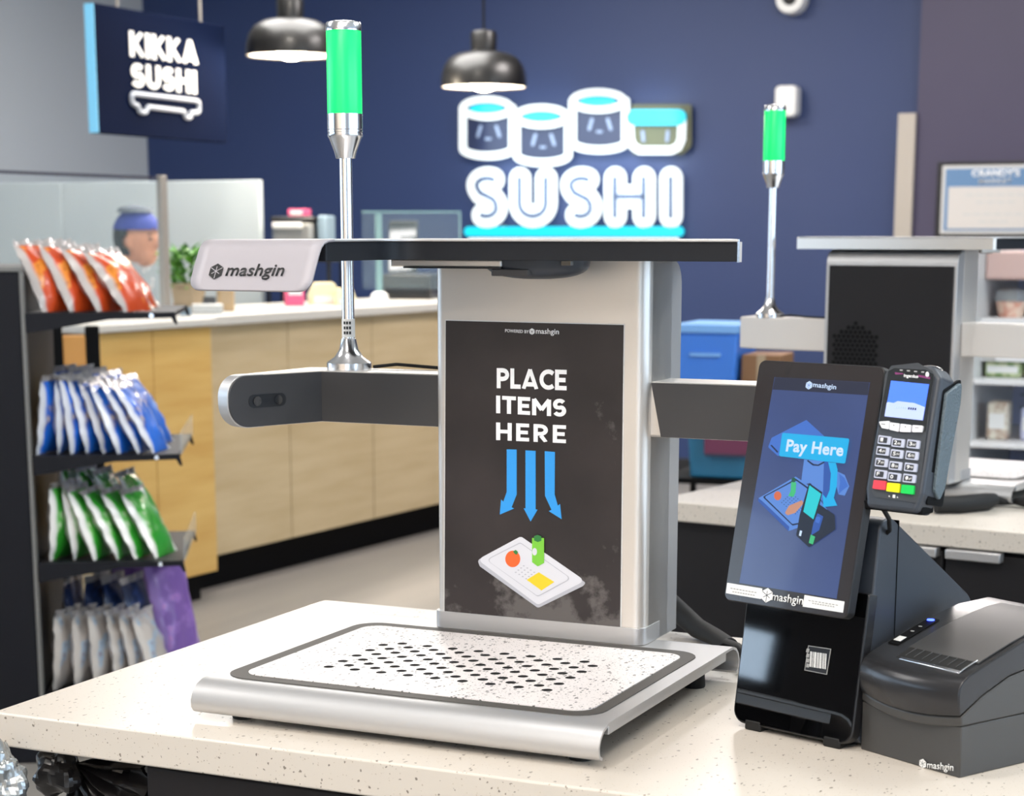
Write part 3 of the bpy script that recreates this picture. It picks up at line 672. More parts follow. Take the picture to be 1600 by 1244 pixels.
disp = print_poly('display', [(1156, 911), (1308, 936), (1360, 598), (1211, 589.5)], SP, SF, 'screen', scn, .0009, .0002)
def z2(x, y): return (1120 + x / 2.9625, 540 + y / 2.9625)          # crop of the whole stand
def z1_(x, y): return (1160 + x / 3.1083, 580 + y / 3.11)
sp('header_bar', [z1_(162, 30), z1_(619, 57), z1_(612, 118), z1_(150, 90)], 'screen_bar')
text('lettering', 'mashgin', (1271, 607.5), (1307, 611.5), (1272, 597.5), SP, SF, 's_white', disp, .010, .0016, .0002)
hex_logo(SP, SF, (1265.5, 602.5), .0046, 's_white', 's_blue', disp, .0016)
sp('hood_picture', [z1_(*p) for p in fillet([(130, 365), (145, 325), (203, 295), (314, 238), (402, 318), (300, 420), (190, 410), (175, 413), (130, 372)], 6)], 's_blue')
sp('hood_slot', [z1_(*p) for p in ((140, 362), (146, 359), (178, 392), (173, 398))], 's_navy', .0015)
sp('post_picture', [z1_(*p) for p in ((303, 430), (430, 440), (412, 600), (395, 640), (335, 545), (287, 552))], 's_blue_l', .0013)
sp('post_shade', [z1_(*p) for p in ((400, 440), (430, 440), (445, 470), (440, 600), (392, 640), (395, 600))], 's_blue_d', .0015)
sp('post_notch', [z1_(*p) for p in ((322, 432), (350, 452), (372, 455), (400, 440), (404, 446), (374, 462), (346, 460), (318, 438))], 's_navy', .0017)
sp('arm_picture', [z1_(*p) for p in ((425, 470), (500, 505), (522, 560), (500, 606), (470, 600), (455, 540))], 's_blue_l', .0013)
sp('arm_shade', [z1_(*p) for p in ((474, 500), (500, 520), (518, 560), (490, 580), (470, 600), (478, 540))], 's_blue', .0015)
sp('base_picture', [z1_(*p) for p in ((82, 618), (262, 513), (330, 560), (420, 680), (280, 760), (228, 778), (82, 630))], 's_blue_l', .0013)
sp('base_edge', [z1_(*p) for p in ((82, 618), (100, 632), (232, 757), (228, 778), (80, 632))], 's_blue_d', .0015)
sp('base_ring', [z1_(*p) for p in fillet([(102, 612), (264, 524), (330, 570), (300, 740), (248, 752)], 8)], 's_navy', .0017)
sp('base_plate', [z1_(*p) for p in fillet([(112, 612), (264, 532), (322, 574), (292, 735), (248, 744)], 8)], 's_blue_l', .0019)
for i in range(7):
    for j in range(6):
        cx, cy = 205 + i * 11 + j * 9 - 8, 640 + i * 9 - j * 9
        sp('base_hole', [z1_(cx + 2.6 * math.cos(t * math.pi / 2), cy + 2.6 * math.sin(t * math.pi / 2)) for t in range(4)], 's_navy', .0021)
sp('orange_picture', [z1_(177 + 18 * math.cos(i * math.pi / 8), 607 + 22 * math.sin(i * math.pi / 8)) for i in range(16)], 's_orange', .0022)
sp('bottle_picture', [z1_(*p) for p in ((243, 540), (267, 542), (264, 590), (254, 612), (228, 608), (240, 585))], 's_green', .0022)
sp('bottle_cap', [z1_(255 + 11 * math.cos(i * math.pi / 6), 530 + 12 * math.sin(i * math.pi / 6)) for i in range(12)], 's_gdark', .0024)
sp('hotdog_picture', [z1_(*p) for p in fillet([(212, 690), (232, 655), (296, 628), (302, 645), (262, 690), (225, 702)], 6)], 's_tan', .0022)
sp('terminal_picture', [z1_(*p) for p in ((285, 700), (330, 545), (395, 590), (382, 650), (455, 700), (458, 770), (330, 857), (268, 800))], 's_dark', .0026)
sp('little_screen', [z1_(*p) for p in ((333, 556), (390, 598), (352, 722), (303, 684))], 's_teal', .0028)
sp('little_card_reader', [z1_(*p) for p in ((352, 740), (372, 692), (400, 708), (380, 775), (340, 800))], 's_blue_d', .0028)
sp('little_reader_screen', [z1_(*p) for p in ((364, 712), (378, 708), (388, 716), (380, 742), (362, 735))], 's_blue', .0030)
sp('receipt_picture', [z1_(*p) for p in ((340, 796), (361, 806), (350, 844), (330, 836))], 's_green', .0030)
sp('screen_badge', [z1_(*p) for p in ((288, 775), (298, 778), (292, 804), (282, 800))], 's_white', .0030)
ar = [(425, 445), (462, 448), (470, 480), (466, 560), (452, 618), (468, 655), (402, 662), (398, 600), (415, 620), (432, 580), (438, 500)]
sp('curved_arrow', [z1_(*p) for p in ar], 's_cyan', .0032)
sp('pay_banner', [z1_(*p) for p in fillet([(203, 302), (529, 330), (508, 452), (187, 415)], 10)], 's_cyan', .0036)
text('lettering', 'Pay Here', (1230, 712), (1319, 720), (1231.5, 687), SP, SF, 's_white', disp, .028, .0040, .0002)
# white stickers and logo on the bottom bezel
sp('bezel_sticker', [z3(57, 36), z3(240, 66), z3(233, 121), z3(50, 90)], 'label', .0010, scn)
sp('bezel_sticker', [z3(460, 100), z3(668, 134), z3(660, 192), z3(450, 160)], 'label', .0010, scn)
for (x0, y0, x1, y1) in ((75, 62, 215, 86), (85, 80, 205, 100), (480, 125, 640, 152), (500, 140, 620, 160)):
    sl = (y1 - y0) / (x1 - x0)
    for k in range(9):
        a = x0 + (x1 - x0) * k / 9; b_ = a + (x1 - x0) / 13
        sp('faint_print', [z3(a, y0 + sl * (a - x0)), z3(b_, y0 + sl * (b_ - x0)), z3(b_, y0 + 5 + sl * (b_ - x0)), z3(a, y0 + 5 + sl * (a - x0))], 'grey_ink', .0013, scn)
text('lettering', 'mashgin', (1206, 942), (1255, 949.5), (1207, 925), SP, SF, 'label', scn, .010, .0016, .0002)
hex_logo(SP, SF, (1199.5, 930.5), .0080, 'label', 'bezel', scn, .0014)
# bracket that carries the card terminal
g = G(); g.box(.070, .006, .262, .150, .030, .272); g.build('terminal_bracket', 'matte_black', st, bevel=.002)
g = G(); g.tube([(.095, .02, .262), (.093, .035, .250), (.085, .05, .235), (.07, .06, .225)], .0025, 8); g.build('terminal_cable', 'rubber', st)

# ================================================================ CARD TERMINAL
tb = Vector((.0855, -.004, .266)); tup = Vector((0, .036, .152)).normalized(); tn = Vector((0, tup.z, -tup.y))
TF = Frame(SF.w(.119, .02, .272), SF.deg)
TO = SF.m @ tb
TPin = lambda x, y, h: tuple(TF.i @ (SF.m @ (tb + Vector((x, 0, 0)) + tup * y + tn * h)))
TP = Plane(TO, SF.d(1, 0, 0), SF.d(*tup))
tm = root('card_terminal', TF.o, TF.deg, 'small card payment terminal with keypad clipped to the right of the pay screen', 'card terminal')
TW, TH_ = .0665, .151
body = fillet([(.004, .0), (TW - .004, .0), (TW + .001, .02), (TW, TH_ - .012), (TW - .012, TH_), (.010, TH_), (.0, TH_ - .014), (-.001, .02)], [.006, .006, .01, .008, .012, .012, .01, .01], 5)
g = G(); g.prism(body, TPin, .0, .032); g.build('case', 'soft_black', tm, bevel=.004, seg=3)
M['case_face'] = mat('terminal_face', '3E4145', .35, bump=(900, .1, .0002)); M['grip'] = mat('terminal_grip', '5A6870', .4, bump=(450, .9, .002))
M['key'] = mat('pale_key', 'B9BED0', .35); M['key_in'] = mat('key_centre', '34363B', .4); M['red'] = mat('red_key', 'E0404E', .35); M['yel'] = mat('yellow_key', 'EDE80C', .35); M['grn'] = mat('green_key', '12C552', .35)
M['skey'] = mat('white_key', 'E6E6EA', .35)
M['t_screen'] = mat('terminal_screen', '3F66D8', .15, emit='4A74E8', es=.75); M['t_screen_l'] = mat('terminal_screen_lower', '98A6DC', .15, emit='98A6DC', es=.7)
def z4(x, y): return (1350 + x / 4.976, 550 + y / 4.976)
def tp(nm, pts, m, lift=.0003, th=.0004, par=None): return print_poly(nm, pts, TP, TF, m, par or tm, lift, th)
face = tp('face_plate', [z4(*p) for p in fillet([(215, 108), (420, 85), (540, 150), (548, 190), (425, 1130), (410, 1175), (90, 1130), (62, 1080), (165, 180)], 14)], 'case_face', .0002, .0006)
tp('display_surround', [z4(*p) for p in fillet([(195, 150), (240, 128), (480, 140), (545, 175), (540, 220), (480, 620), (300, 632), (120, 585), (125, 530)], 12)], 'gloss', .0009)
dsp = tp('display', [z4(217, 225), z4(512, 254), z4(464, 535), z4(168, 503)], 't_screen', .0014)
tp('display_lower', [z4(196, 392), z4(240, 400), z4(270, 385), z4(400, 400), z4(482, 432), z4(464, 535), z4(168, 503), z4(185, 400)], 't_screen_l', .0019)
for i in range(10): tp('faint_print', [z4(252 + i * 17, 422 + i * 1.8), z4(263 + i * 17, 423 + i * 1.8), z4(260 + i * 17, 440 + i * 1.8), z4(249 + i * 17, 439 + i * 1.8)], 's_white' if i < 6 else 's_dark', .0024, .0001)
text('lettering', 'ingenico', z4(312, 205), z4(425, 215), z4(315, 172), TP, TF, 'white', tm, .03, .0014, .0002)
for i in range(4): tp('contactless_light', [z4(285 + i * 56, 138 + i * 5), z4(308 + i * 56, 140 + i * 5), z4(306 + i * 56, 150 + i * 5), z4(283 + i * 56, 148 + i * 5)], 'grey_ink', .0014)
M['purple'] = mat('purple_print', '7A3166', .4)
for s_ in (((245, 160), (310, 168), (310, 176), (250, 178)), ((425, 180), (520, 196), (520, 215), (430, 196))): tp('purple_print', [z4(*p) for p in s_], 'purple', .0014)
tp('contactless_mark', [z4(498 + 14 * math.cos(i * math.pi / 5), 178 + 22 * math.sin(i * math.pi / 5)) for i in range(10)], 'label', .0014)
def key(corners, m, th=.0022, lift=.0009, r=8):
    return tp('key', [z4(*p) for p in fillet(corners, r, 4)], m, lift, th)
for pts in (((128, 545), (210, 540), (205, 605), (150, 595)), ((215, 552), (288, 560), (282, 625), (208, 608)), ((298, 562), (380, 572), (374, 628), (290, 625)), ((390, 572), (470, 578), (462, 628), (385, 628))):
    k_ = key(pts, 'skey', .002, .0014)
tp('key_mark', [z4(148, 562), z4(180, 566), z4(179, 570), z4(147, 566)], 'ink', .0036, .0001); tp('key_mark', [z4(412, 590), z4(440, 593), z4(439, 597), z4(411, 594)], 'ink', .0036, .0001)
tp('key_mark', [z4(241, 570), z4(251, 571), z4(246, 580)], 'ink', .0036, .0001); tp('key_mark', [z4(335, 580), z4(330, 590), z4(341, 590)], 'ink', .0036, .0001)
rows = [[(120, 650), (228, 672), (345, 682)], [(108, 735), (218, 758), (335, 770)], [(98, 825), (207, 850), (325, 862)], [(92, 915), (198, 937), (314, 948)]]
keyglyph = [['1', '2', '3'], ['4', '5', '6'], ['7', '8', '9'], ['F', '0', '.']]; sub = [['', 'abc', 'def'], ['ghi', 'jkl', 'mno'], ['pqrs', 'tuv', 'wxyz'], ['', '', ',#*']]
for r_ in range(4):
    for c_ in range(3):
        x, y = rows[r_][c_]; w_, h_ = 102, 66
        key([(x + 6, y), (x + w_, y + 12), (x + w_ - 8, y + h_ + 10), (x - 4, y + h_)], 'key')
        ins = tp('key_inlay', [z4(*p) for p in fillet([(x + 13, y + 13), (x + w_ - 26, y + 21), (x + w_ - 33, y + h_ - 2), (x + 5, y + h_ - 9)], 5, 3)], 'key_in', .0031, .0002)
        text('lettering', keyglyph[r_][c_], z4(x + 18, y + 50), z4(x + 40, y + 52), z4(x + 19, y + 20), TP, TF, 'white', tm, .02, .0034, .0001)
        if sub[r_][c_]: text('lettering', sub[r_][c_], z4(x + 44, y + 50), z4(x + 68, y + 53), z4(x + 44, y + 30), TP, TF, 'label', tm, .01, .0034, .0001)
for (x, y, m_) in ((84, 1000, 'red'), (190, 1020, 'yel'), (302, 1035, 'grn')):
    key([(x + 6, y), (x + 102, y + 8), (x + 96, y + 78), (x - 4, y + 66)], m_, .0028)
for i in range(3): tp('braille_mark', [z4(200 + i * 32, 1115 + i * 4), z4(206 + i * 32, 1128 + i * 4), z4(194 + i * 32, 1127 + i * 4)] if i != 1 else [z4(228, 1110), z4(248, 1112), z4(246, 1138), z4(226, 1135)], 'label', .0009, .0002)
# textured grip on the right flank
gp = fillet([(-.002, .150), (.010, .125), (.026, .137), (.020, .040), (.006, .018), (-.003, .060)], .004)
g = G(); g.prism(fillet([(.030, .016), (.018, .026), (.010, .125), (.036, .142), (.040, .120), (.037, .030)], .004, 3), lambda h_, y, x: TPin(x, y, h_), TW + .0005, TW + .0045); g.build('grip', 'grip', tm, bevel=.001)
g = G(); g.prism(fillet([(.012, .010), (.008, .128), (.040, .146), (.044, .012)], .004, 3), lambda h_, y, x: TPin(x, y, h_), TW - .002, TW + .0008); g.build('grip_recess', 'matte_black', tm)
g = G(); lp_ = [TPin(TW * .58 + .014 * math.cos(t * math.pi / 8), TH_ - .001 + .0045 * math.sin(t * math.pi / 8), .024) for t in range(9)]
g.tube(lp_, .0009, 6); g.build('wire_loop', 'chrome', tm)

# ================================================================ RECEIPT PRINTER
pf = on_z(1499, 1216.5, ZC)
PF = Frame(pf, -54.5)
pr = root('receipt_printer', PF.o, PF.deg, 'black receipt printer with a blue power light, at the right end of the counter', 'printer')
PW = .139; PD = .195
def bulge(x): t = (x + PW / 2) / (PW / 2); return -.010 * (1 - t * t)
def shell(z_prof, m, name, nx=16, par=None, x0=-PW, x1=0):
    """closed solid whose side profile is z_prof [(b, z, bulge factor)], swept across the width with a bowed front"""
    g = G(); vs = []; n_ = len(z_prof)
    for i in range(nx + 1):
        x = x0 + (x1 - x0) * i / nx
        for (b_, z, k) in z_prof:
            t = (x + PW / 2) / (PW / 2); vs.append((x, b_ - .010 * k * (1 - t * t), z - .006 * (k if z < .08 and k > 0 else 0) * (1 - t * t)))
    fs = [(i * n_ + j, i * n_ + (j + 1) % n_, (i + 1) * n_ + (j + 1) % n_, (i + 1) * n_ + j) for i in range(nx) for j in range(n_)]
    fs += [tuple(range(n_)), tuple(nx * n_ + j for j in reversed(range(n_)))]
    g.add(vs, fs); return g.build(name, m, par or pr, bevel=.0015, smooth=50)
shell([(0, .0, .0), (0, .054, .0), (PD, .054, 0), (PD, 0, 0)], 'printer', 'lower_case')
shell([(-.0005, .0545, 1), (-.001, .0645, 1), (.03, .082, 0), (.07, .097, 0), (.12, .104, 0), (PD, .107, 0), (PD, .0545, 0), (.1, .0545, 0)], 'printer', 'waist_band')
M['cover'] = mat('printer_cover', '333335', .24, .35, bump=(1800, .12, .0002))
cov = shell([(-.0035, .0655, 1), (-.0055, .074, 1.1), (-.0065, .086, 1.15), (-.005, .095, 1.1), (0.0, .1015, .9), (.008, .1065, .5), (.02, .1105, .2), (.045, .1185, 0), (.09, .1325, 0), (.145, .144, 0), (PD, .146, 0), (PD, .108, 0), (.12, .105, 0), (.07, .098, 0), (.03, .083, 0)], 'cover', 'top_cover')
def ctop(b_):
    P_ = [(0.0, .1015), (.008, .1065), (.02, .1105), (.045, .1185), (.09, .1325), (.145, .144), (PD, .146)]
    for (b0, z0), (b1, z1) in zip(P_, P_[1:]):
        if b0 <= b_ <= b1: return z0 + (z1 - z0) * (b_ - b0) / (b1 - b0)
    return .146
def strip(name, a0, a1, b0, b1, m, par, lift=.0005, th=.0012, n_=6):
    vs = []; 
    for i in range(n_ + 1):
        b_ = b0 + (b1 - b0) * i / n_; z = ctop(b_) + lift
        vs += [(a0, b_, z), (a1, b_, z), (a1, b_, z + th), (a0, b_, z + th)]
    fs = [(i * 4 + j, i * 4 + (j + 1) % 4, (i + 1) * 4 + (j + 1) % 4, (i + 1) * 4 + j) for i in range(n_) for j in range(4)] + [(0, 1, 2, 3), tuple(n_ * 4 + j for j in (3, 2, 1, 0))]
    g = G(); g.add(vs, fs); return g.build(name, m, par, bevel=.0004)
lid = strip('paper_lid', -.103, -.008, .030, .175, 'printer', pr, .0003, .0018)
cp = strip('control_strip', -.134, -.119, .030, .094, 'matte_black', pr, .0006, .0010)
strip('paper_slot', -.101, -.014, .008, .033, 'hole', pr, .0006, .0008)
for i in range(7): strip('slot_rib', -.093 + i * .0115, -.0922 + i * .0115, .014, .031, 'graphite', pr, .0012, .0012, 2)
strip('tear_bar', -.094, -.012, .0055, .0085, 'chrome', pr, .0012, .0016, 1)
strip('tear_bar_end', -.0135, -.0115, .0055, .033, 'chrome', pr, .0012, .0016, 3)
for x in (-.113, -.022): strip('cover_seam', x - .0003, x + .0003, .0, .022, 'matte_black', pr, -.0002, .0006, 4)
M['led'] = mat('blue_power_light', '2040FF', .3, emit='3A50FF', es=6)
g = G(); g.lathe([(.0, 0), (.0042, 0), (.0040, .0012), (.0, .0016)], (-.1265, .088, ctop(.088) + .0016), 20); g.build('power_light', 'led', pr, label='blue glowing power light')
for (b0, s_) in ((.060, .0022), (.072, .0022)):
    g = G(); g.lathe([(.0, 0), (s_, 0), (s_, .0004), (0, .0004)], (-.1265, b0, ctop(b0) + .0017), 14); g.build('status_icon', 'grey_ink', pr)
strip('feed_button', -.1315, -.1215, .036, .046, 'label', pr, .0017, .0005, 2)
PPl = PF.plane((0, 0, 0), (1, 0, 0), (0, 0, 1))
text('lettering', 'mashgin', (1450, 1203.5), (1491, 1208), (1450, 1189), PPl, PF, 'label', pr, .010, .0016, .0002)
hex_logo(PPl, PF, (1443.5, 1193), .0052, 'label', 'printer', pr, .0016)

# ================================================================ BACK COUNTER AND SECOND KIOSK
C2 = Frame(on_z(1060, 785, ZC), -34.3)
g = G(); g.up(rrect(-.06, 0, 2.6, .80, .004, 2), -.040, 0)
M['quartz2'] = speckle('quartz_rear', 'D0C5B6', '958A7A', 190, .15, rough=.28)
o = g.build('rear_countertop', 'quartz', bevel=.003, seg=3); o.location = C2.o; o.rotation_euler = (0, 0, R(C2.deg))
tag(o, 'speckled cream countertop behind the pay screen, carrying the second kiosk', 'countertop')
rt = root('rear_counter_cabinet', (C2.o.x, C2.o.y, 0), C2.deg, 'black cabinet with slim silver handles under the rear countertop', 'cabinet')
g = G(); g.box(-.03, .03, .1, 2.55, .77, ZC - .042); g.build('carcass', 'cab', rt, bevel=.002)
c2p = C2.plane((0, .01, 0), (1, 0, 0), (0, 0, 1))
sx = c2p.hit(1475, 865)[0]; hz = c2p.hit(1510, 866)[1] + ZC
for k in range(-1, 4):
    x0 = sx + k * .42
    xa = max(x0, -.026)
    if k == -1: xa = max(sx - .42, -.026)
    g = G(); g.box(xa + .003, .012, .104, x0 + .417, .03, ZC - .05); dr = g.build('door', 'cab', rt, bevel=.002)
    h0, h1 = (x0 + .34, x0 + .41) if k == -1 else (x0 + .008, x0 + .075)
    h0 = x0 + .30 if k == -1 else x0 + .010; h1 = x0 + .412 if k == -1 else x0 + .118
    g = G(); g.box(h0, -.012, hz - .009, h1, .012, hz + .009); g.build('handle', 'alu', dr, bevel=.002)
g = G(); g.box(.0, .08, 0, 2.5, .70, .1); g.build('plinth', 'matte_black', rt)
K2o = on_z(1280, 775, ZC); KF2 = Frame((0, 0, 0), 146)
K2o = K2o - KF2.d(.388, .478, 0); KF2 = Frame(K2o, 146)
kiosk(KF2, 'second self-checkout kiosk seen from behind with black rear panel, on the rear counter', poster=False, stem=(.545, .418), far=True)
g = G(); base = C2.i
pts = [at_y(1462, 783, 3.62), at_y(1490, 781, 3.60), at_y(1520, 778, 3.58), at_y(1546, 776, 3.56)]
pts2 = [on_z(1462, 789, ZC + .018), on_z(1500, 788, ZC + .018), on_z(1540, 784, ZC + .018), on_z(1552, 781, ZC + .018)]
g.tube(pts2, [.017, .018, .018, .014], 14); o = g.build('cable_sleeve', 'rubber', None, smooth=60)
tag(o, 'black cable sleeve lying on the rear countertop behind the card terminal', 'cable')
g = G(); g.tube([on_z(1555, 781, ZC + .014), on_z(1570, 784, ZC + .012), on_z(1585, 783, ZC + .012), on_z(1600, 784, ZC + .014), on_z(1625, 785, ZC + .014)], [.012, .007, .007, .012, .010], 12)
o = g.build('cable_bundle', 'rubber', None, smooth=60); tag(o, 'knotted black cable bundle at the right edge on the rear countertop', 'cable')

# ================================================================ SUSHI BAR
M['oak'] = wood('pale_oak_laminate', 'C2AF8C', 'B5A17C', 2.2, .5, (1, 1, 9))
M['oak_warm_lit'] = wood('warm_lit_oak_laminate', 'D2AE68', 'C49B55', 2.2, .5, (1, 1, 9))  # same oak as the bar, with warm light put into its colour
M['bar_top'] = mat('bar_top_solid_surface', 'C6C3BC', .35)
bo = on_z(312, 933, 0); BF = Frame(bo, 61)
bar = root('sushi_bar', BF.o, 61, 'pale oak sushi bar with light top and black recessed plinth, behind the kiosk', 'bar counter')
for k in range(4):
    x0 = .0 + k * .66; g = G(); g.box(x0 + .003, 0, .155, x0 + .657, .03, 1.10); g.build('front_panel', 'oak', bar, bevel=.002)
g = G(); g.box(.0, .031, .15, 2.64, .60, 1.10); g.build('carcass', 'oak', bar, bevel=.002)
g = G(); g.box(.03, .10, 0, 2.6, .56, .15); g.build('plinth', 'matte_black', bar)
g = G(); g.box(-.02, -.035, 1.10, 2.66, .62, 1.142); g.build('bar_top', 'bar_top', bar, bevel=.006)
bar2 = root('sushi_bar_return', BF.w(-.72, 0, 0), 61, 'oak end section of the sushi bar behind the snack rack, warm light in its colour', 'bar counter')
for k in range(2):
    g = G(); g.box(k * .36 + .002, -.10, .12, k * .36 + .357, -.075, 1.105); g.build('front_panel', 'oak_warm_lit', bar2, bevel=.002)
g = G(); g.box(0, -.074, .12, .715, .60, 1.10); g.build('carcass', 'oak', bar2, bevel=.002)
g = G(); g.box(.02, -.03, 0, .69, .56, .12); g.build('plinth', 'matte_black', bar2)
g = G(); g.box(-.015, -.125, 1.108, .73, .62, 1.140); g.build('bar_top', 'bar_top', bar2, bevel=.006)
# sneeze guard glass with its metal post
M['glass'] = mat('clear_glass', 'B8D0D8', .03, alpha=.06, spec=.35)
M['glass_edge'] = mat('green_glass_edge', '8FB3B4', .2, alpha=.5)
sg = root('sneeze_guard', BF.w(-1.2, .0, 1.14), 61, 'tall clear glass sneeze guard with a grey post in front of the person', 'glass screen')
sg.location = BF.w(-.72, .04, 1.14)
g = G(); g.box(-1.0, -.004, .02, .60, .004, .535); g.build('glass_pane', 'glass', sg)
g = G(); g.box(-1.0, -.006, .535, .60, .006, .545); g.build('top_rail', 'chrome', sg)
g = G(); g.box(.600, -.014, 0, .635, .014, .55); g.build('post', 'trim', sg, bevel=.002)
# white partition boards behind the bar
M['board'] = mat('white_partition_board', 'BCC5C8', .5)
pc = at_y(408, 380, 9.9); PT = Frame((pc.x, pc.y, 0), AX)
ptn = root('partition_screen', PT.o, AX, 'white partition board behind the sushi bar left of the blue wall', 'partition')
zt2 = at_y(408, 281, 9.9).z
for k in range(3):
    g = G(); g.box(-.62 * (k + 1) + .003, 0, .03, -.62 * k - .003, .035, zt2); g.build('board', 'board', ptn, bevel=.004)
g = G(); g.box(-1.9, -.02, 0, .01, .055, .03); g.build('foot_rail', 'trim', ptn)
# hanging shop sign
sA = at_y(150, 108, 8.5); KS = Frame((sA.x, sA.y, 0), 65.5)
M['sign_navy'] = mat('sign_navy_face', '060D22', .9, noise_=(.8, '0A1630', 1, .3, .8), spec=.04)
M['sign_edge'] = mat('sign_cyan_edge', '79BFE0', .4, emit='6DB8DE', es=.35)
ks = root('hanging_sign', KS.w(.5, 0, 1.9), 65.5, 'navy square hanging sign with white lettering KIKKA SUSHI', 'sign')
kz0 = at_y(150, 208, 8.5).z; kz1 = at_y(150, 4, 8.5).z
KPl = Plane(KS.w(0, 0, 0), KS.d(1, 0, 0), (0, 0, 1))
kw = KPl.hit(353, 120)[0]
KSF = Frame(KS.w(.5, 0, 1.9), 65.5)
g = G(); g.box(-.5, .0, kz0 - 1.9, kw - .5, .045, kz1 - 1.9); sb_ = g.build('sign_board', 'sign_navy', ks, bevel=.003)
g = G(); g.box(-.503, -.001, kz0 - 1.9 + .002, -.4999, .047, kz1 - 1.9 - .002); g.build('sign_side', 'sign_edge', ks)
for x in (-.3, .35):
    g = G(); g.tube([(x, .022, kz1 - 1.9), (x, .022, CEIL - 1.9 - .002)], .006, 8); g.build('hanger_rod', 'trim', ks)
block_text('lettering', 'KIKKA', (202, 88), (308, 102), (202, 48), KPl, KSF, 'label', ks, .23, .12, .002, .004)
block_text('lettering', 'SUSHI', (205, 136), (306, 147), (205, 98), KPl, KSF, 'label', ks, .23, .12, .002, .004)
M['sign_grey'] = mat('sign_grey_line', 'A9AEB8', .5)
g = G(); P_ = [KPl.hit(*p) for p in ((204, 146), (309, 158), (309, 176), (296, 176), (296, 184), (288, 184), (286, 174), (229, 167), (226, 176), (216, 175), (214, 165), (204, 162))]
L_ = KSF.i
pts = [L_ @ KPl.w(a, b_, .006) for a, b_ in fillet(P_, .02, 4)]; pts.append(pts[0]); g.tube(pts, .011, 8); g.build('tray_outline', 'sign_grey', ks)
# ---- items on the bar
ZB = 1.142
def bar_item(name, px, py, w_, label, cat, grp=None, deg=0):
    p = on_z(px, py, ZB); return p
def small_box(name, px, py, Y, wpx, hpx, dm, m, label, cat, deg=30, z=None, bevel=.004, parts=()):
    """a boxy thing whose front bottom centre shows at px, py at distance Y"""
    p = at_y(px, py, Y); z0 = ZB if z is None else z; s = Y / 3040
    r = root(name, (p.x, p.y, z0), deg, label, cat)
    g = G(); g.box(-wpx * s / 2, 0, 0, wpx * s / 2, dm, hpx * s); g.build('body', m, r, bevel=bevel)
    return r, wpx * s, hpx * s
def onbar(px, b_): # point on the bar's top at pixel column px and depth b into the bar
    pl = Plane(BF.w(0, b_, 0), BF.d(1, 0, 0), (0, 0, 1)); a = pl.hit(px, 400)[0]; return BF.w(a, b_, ZB)
def bar_box(name, px, b_, wpx, hpx, dm, m, label, cat, deg=0, bevel=.004):
    p = onbar(px, b_); s = p.y / 3040
    r = root(name, p, deg, label, cat); g = G(); g.box(-wpx * s / 2, 0, 0, wpx * s / 2, dm, hpx * s); g.build('body', m, r, bevel=bevel); return r, s
# planter
M['pot'] = mat('beige_planter', 'B59F82', .7); M['leaf'] = mat('fresh_leaf_green', '5D9A2E', .55); M['leaf2'] = mat('dark_leaf_green', '3F7A22', .55); M['soil'] = mat('soil', '3A2A1E', .9)
p = onbar(293, .28); s = p.y / 3040
pt = root('potted_plant', p, 20, 'bushy green potted plant in a beige planter beside the white partition board', 'plant')
pt['label'] = 'bushy green plant in a beige square planter on the left end of the bar'
g = G(); g.lathe([(.060, 0), (.075, .11), (.078, .12), (.070, .12), (.066, .105)], (0, 0, 0), 4); g.build('planter', 'pot', pt, bevel=.003)
g = G(); g.lathe([(.0, 0), (.062, 0), (.0, .004)], (0, 0, .10), 12); g.build('soil', 'soil', pt)
for kk, mm in ((0, 'leaf'), (1, 'leaf2')):
    g = G(); r2 = random.Random(3 + kk)
    for i in range(130):
        a = r2.uniform(0, 6.283); rad = r2.uniform(.01, .10); zz = r2.uniform(.12, .27) - rad * .2; el = r2.uniform(-.2, .8)
        d = Vector((math.cos(a), math.sin(a), el)).normalized(); c = Vector((math.cos(a) * rad, math.sin(a) * rad, zz)); sd = d.cross(Vector((0, 0, 1))).normalized() * .013
        up_ = sd.cross(d).normalized() * .004
        g.add([c, c + d * .022 + sd - up_, c + d * .052, c + d * .022 - sd - up_, c + d * .022 + up_], [(0, 1, 4), (1, 2, 4), (2, 3, 4), (3, 0, 4)])
    o = g.build('foliage', mm, pt); o['kind'] = 'stuff'
g = G()
for i in range(7): g.tube([(0, 0, .10), (.03 * math.cos(i), .03 * math.sin(i), .16), (.06 * math.cos(i), .06 * math.sin(i), .22)], .002, 5)
g.build('stems', 'leaf2', pt)
M['card'] = mat('white_card', 'DFE0DE', .6); M['slate'] = mat('slate_card', '4A4D52', .5); M['block'] = mat('oak_block', 'B99F7C', .6); M['bluegrey'] = mat('blue_grey_label', '7C909E', .5); M['pink'] = mat('pink_carton', 'E0557F', .5); M['cake'] = mat('cream_carton', 'E6DCB4', .6); M['steel'] = mat('steel_grey', '8F9190', .4, .6)
r_, s = bar_box('menu_card_holder', 322, .22, 27, 24, .012, 'slate', 'dark slate menu card in a stand beside the potted plant', 'menu holder', 10)
g = G(); g.box(-.045, -.02, 0, .045, .04, .006); g.build('stand_foot', 'card', r_)
r_, s = bar_box('wooden_block', 351, .20, 27, 34, .06, 'block', 'upright pale wooden block standing on the sushi bar', 'block', 10)
g = G(); g.box(-.022, -.0015, .03, .022, 0, .09); g.build('paper_label', 'pot', r_)
r_, s = bar_box('white_tray_stack', 322, .08, 48, 15, .10, 'card', 'low stack of white paper trays at the left end of the bar', 'trays', 10, .003)
for k in range(3): g = G(); g.box(-.062, -.003, .006 + k * .012, .062, 0, .008 + k * .012); g.build('tray_edge', 'steel', r_)
r_, s = bar_box('small_tag_stand', 287, .02, 18, 15, .02, 'bluegrey', 'small blue-grey price tag at the very left end of the bar', 'price tag', 10, .002)
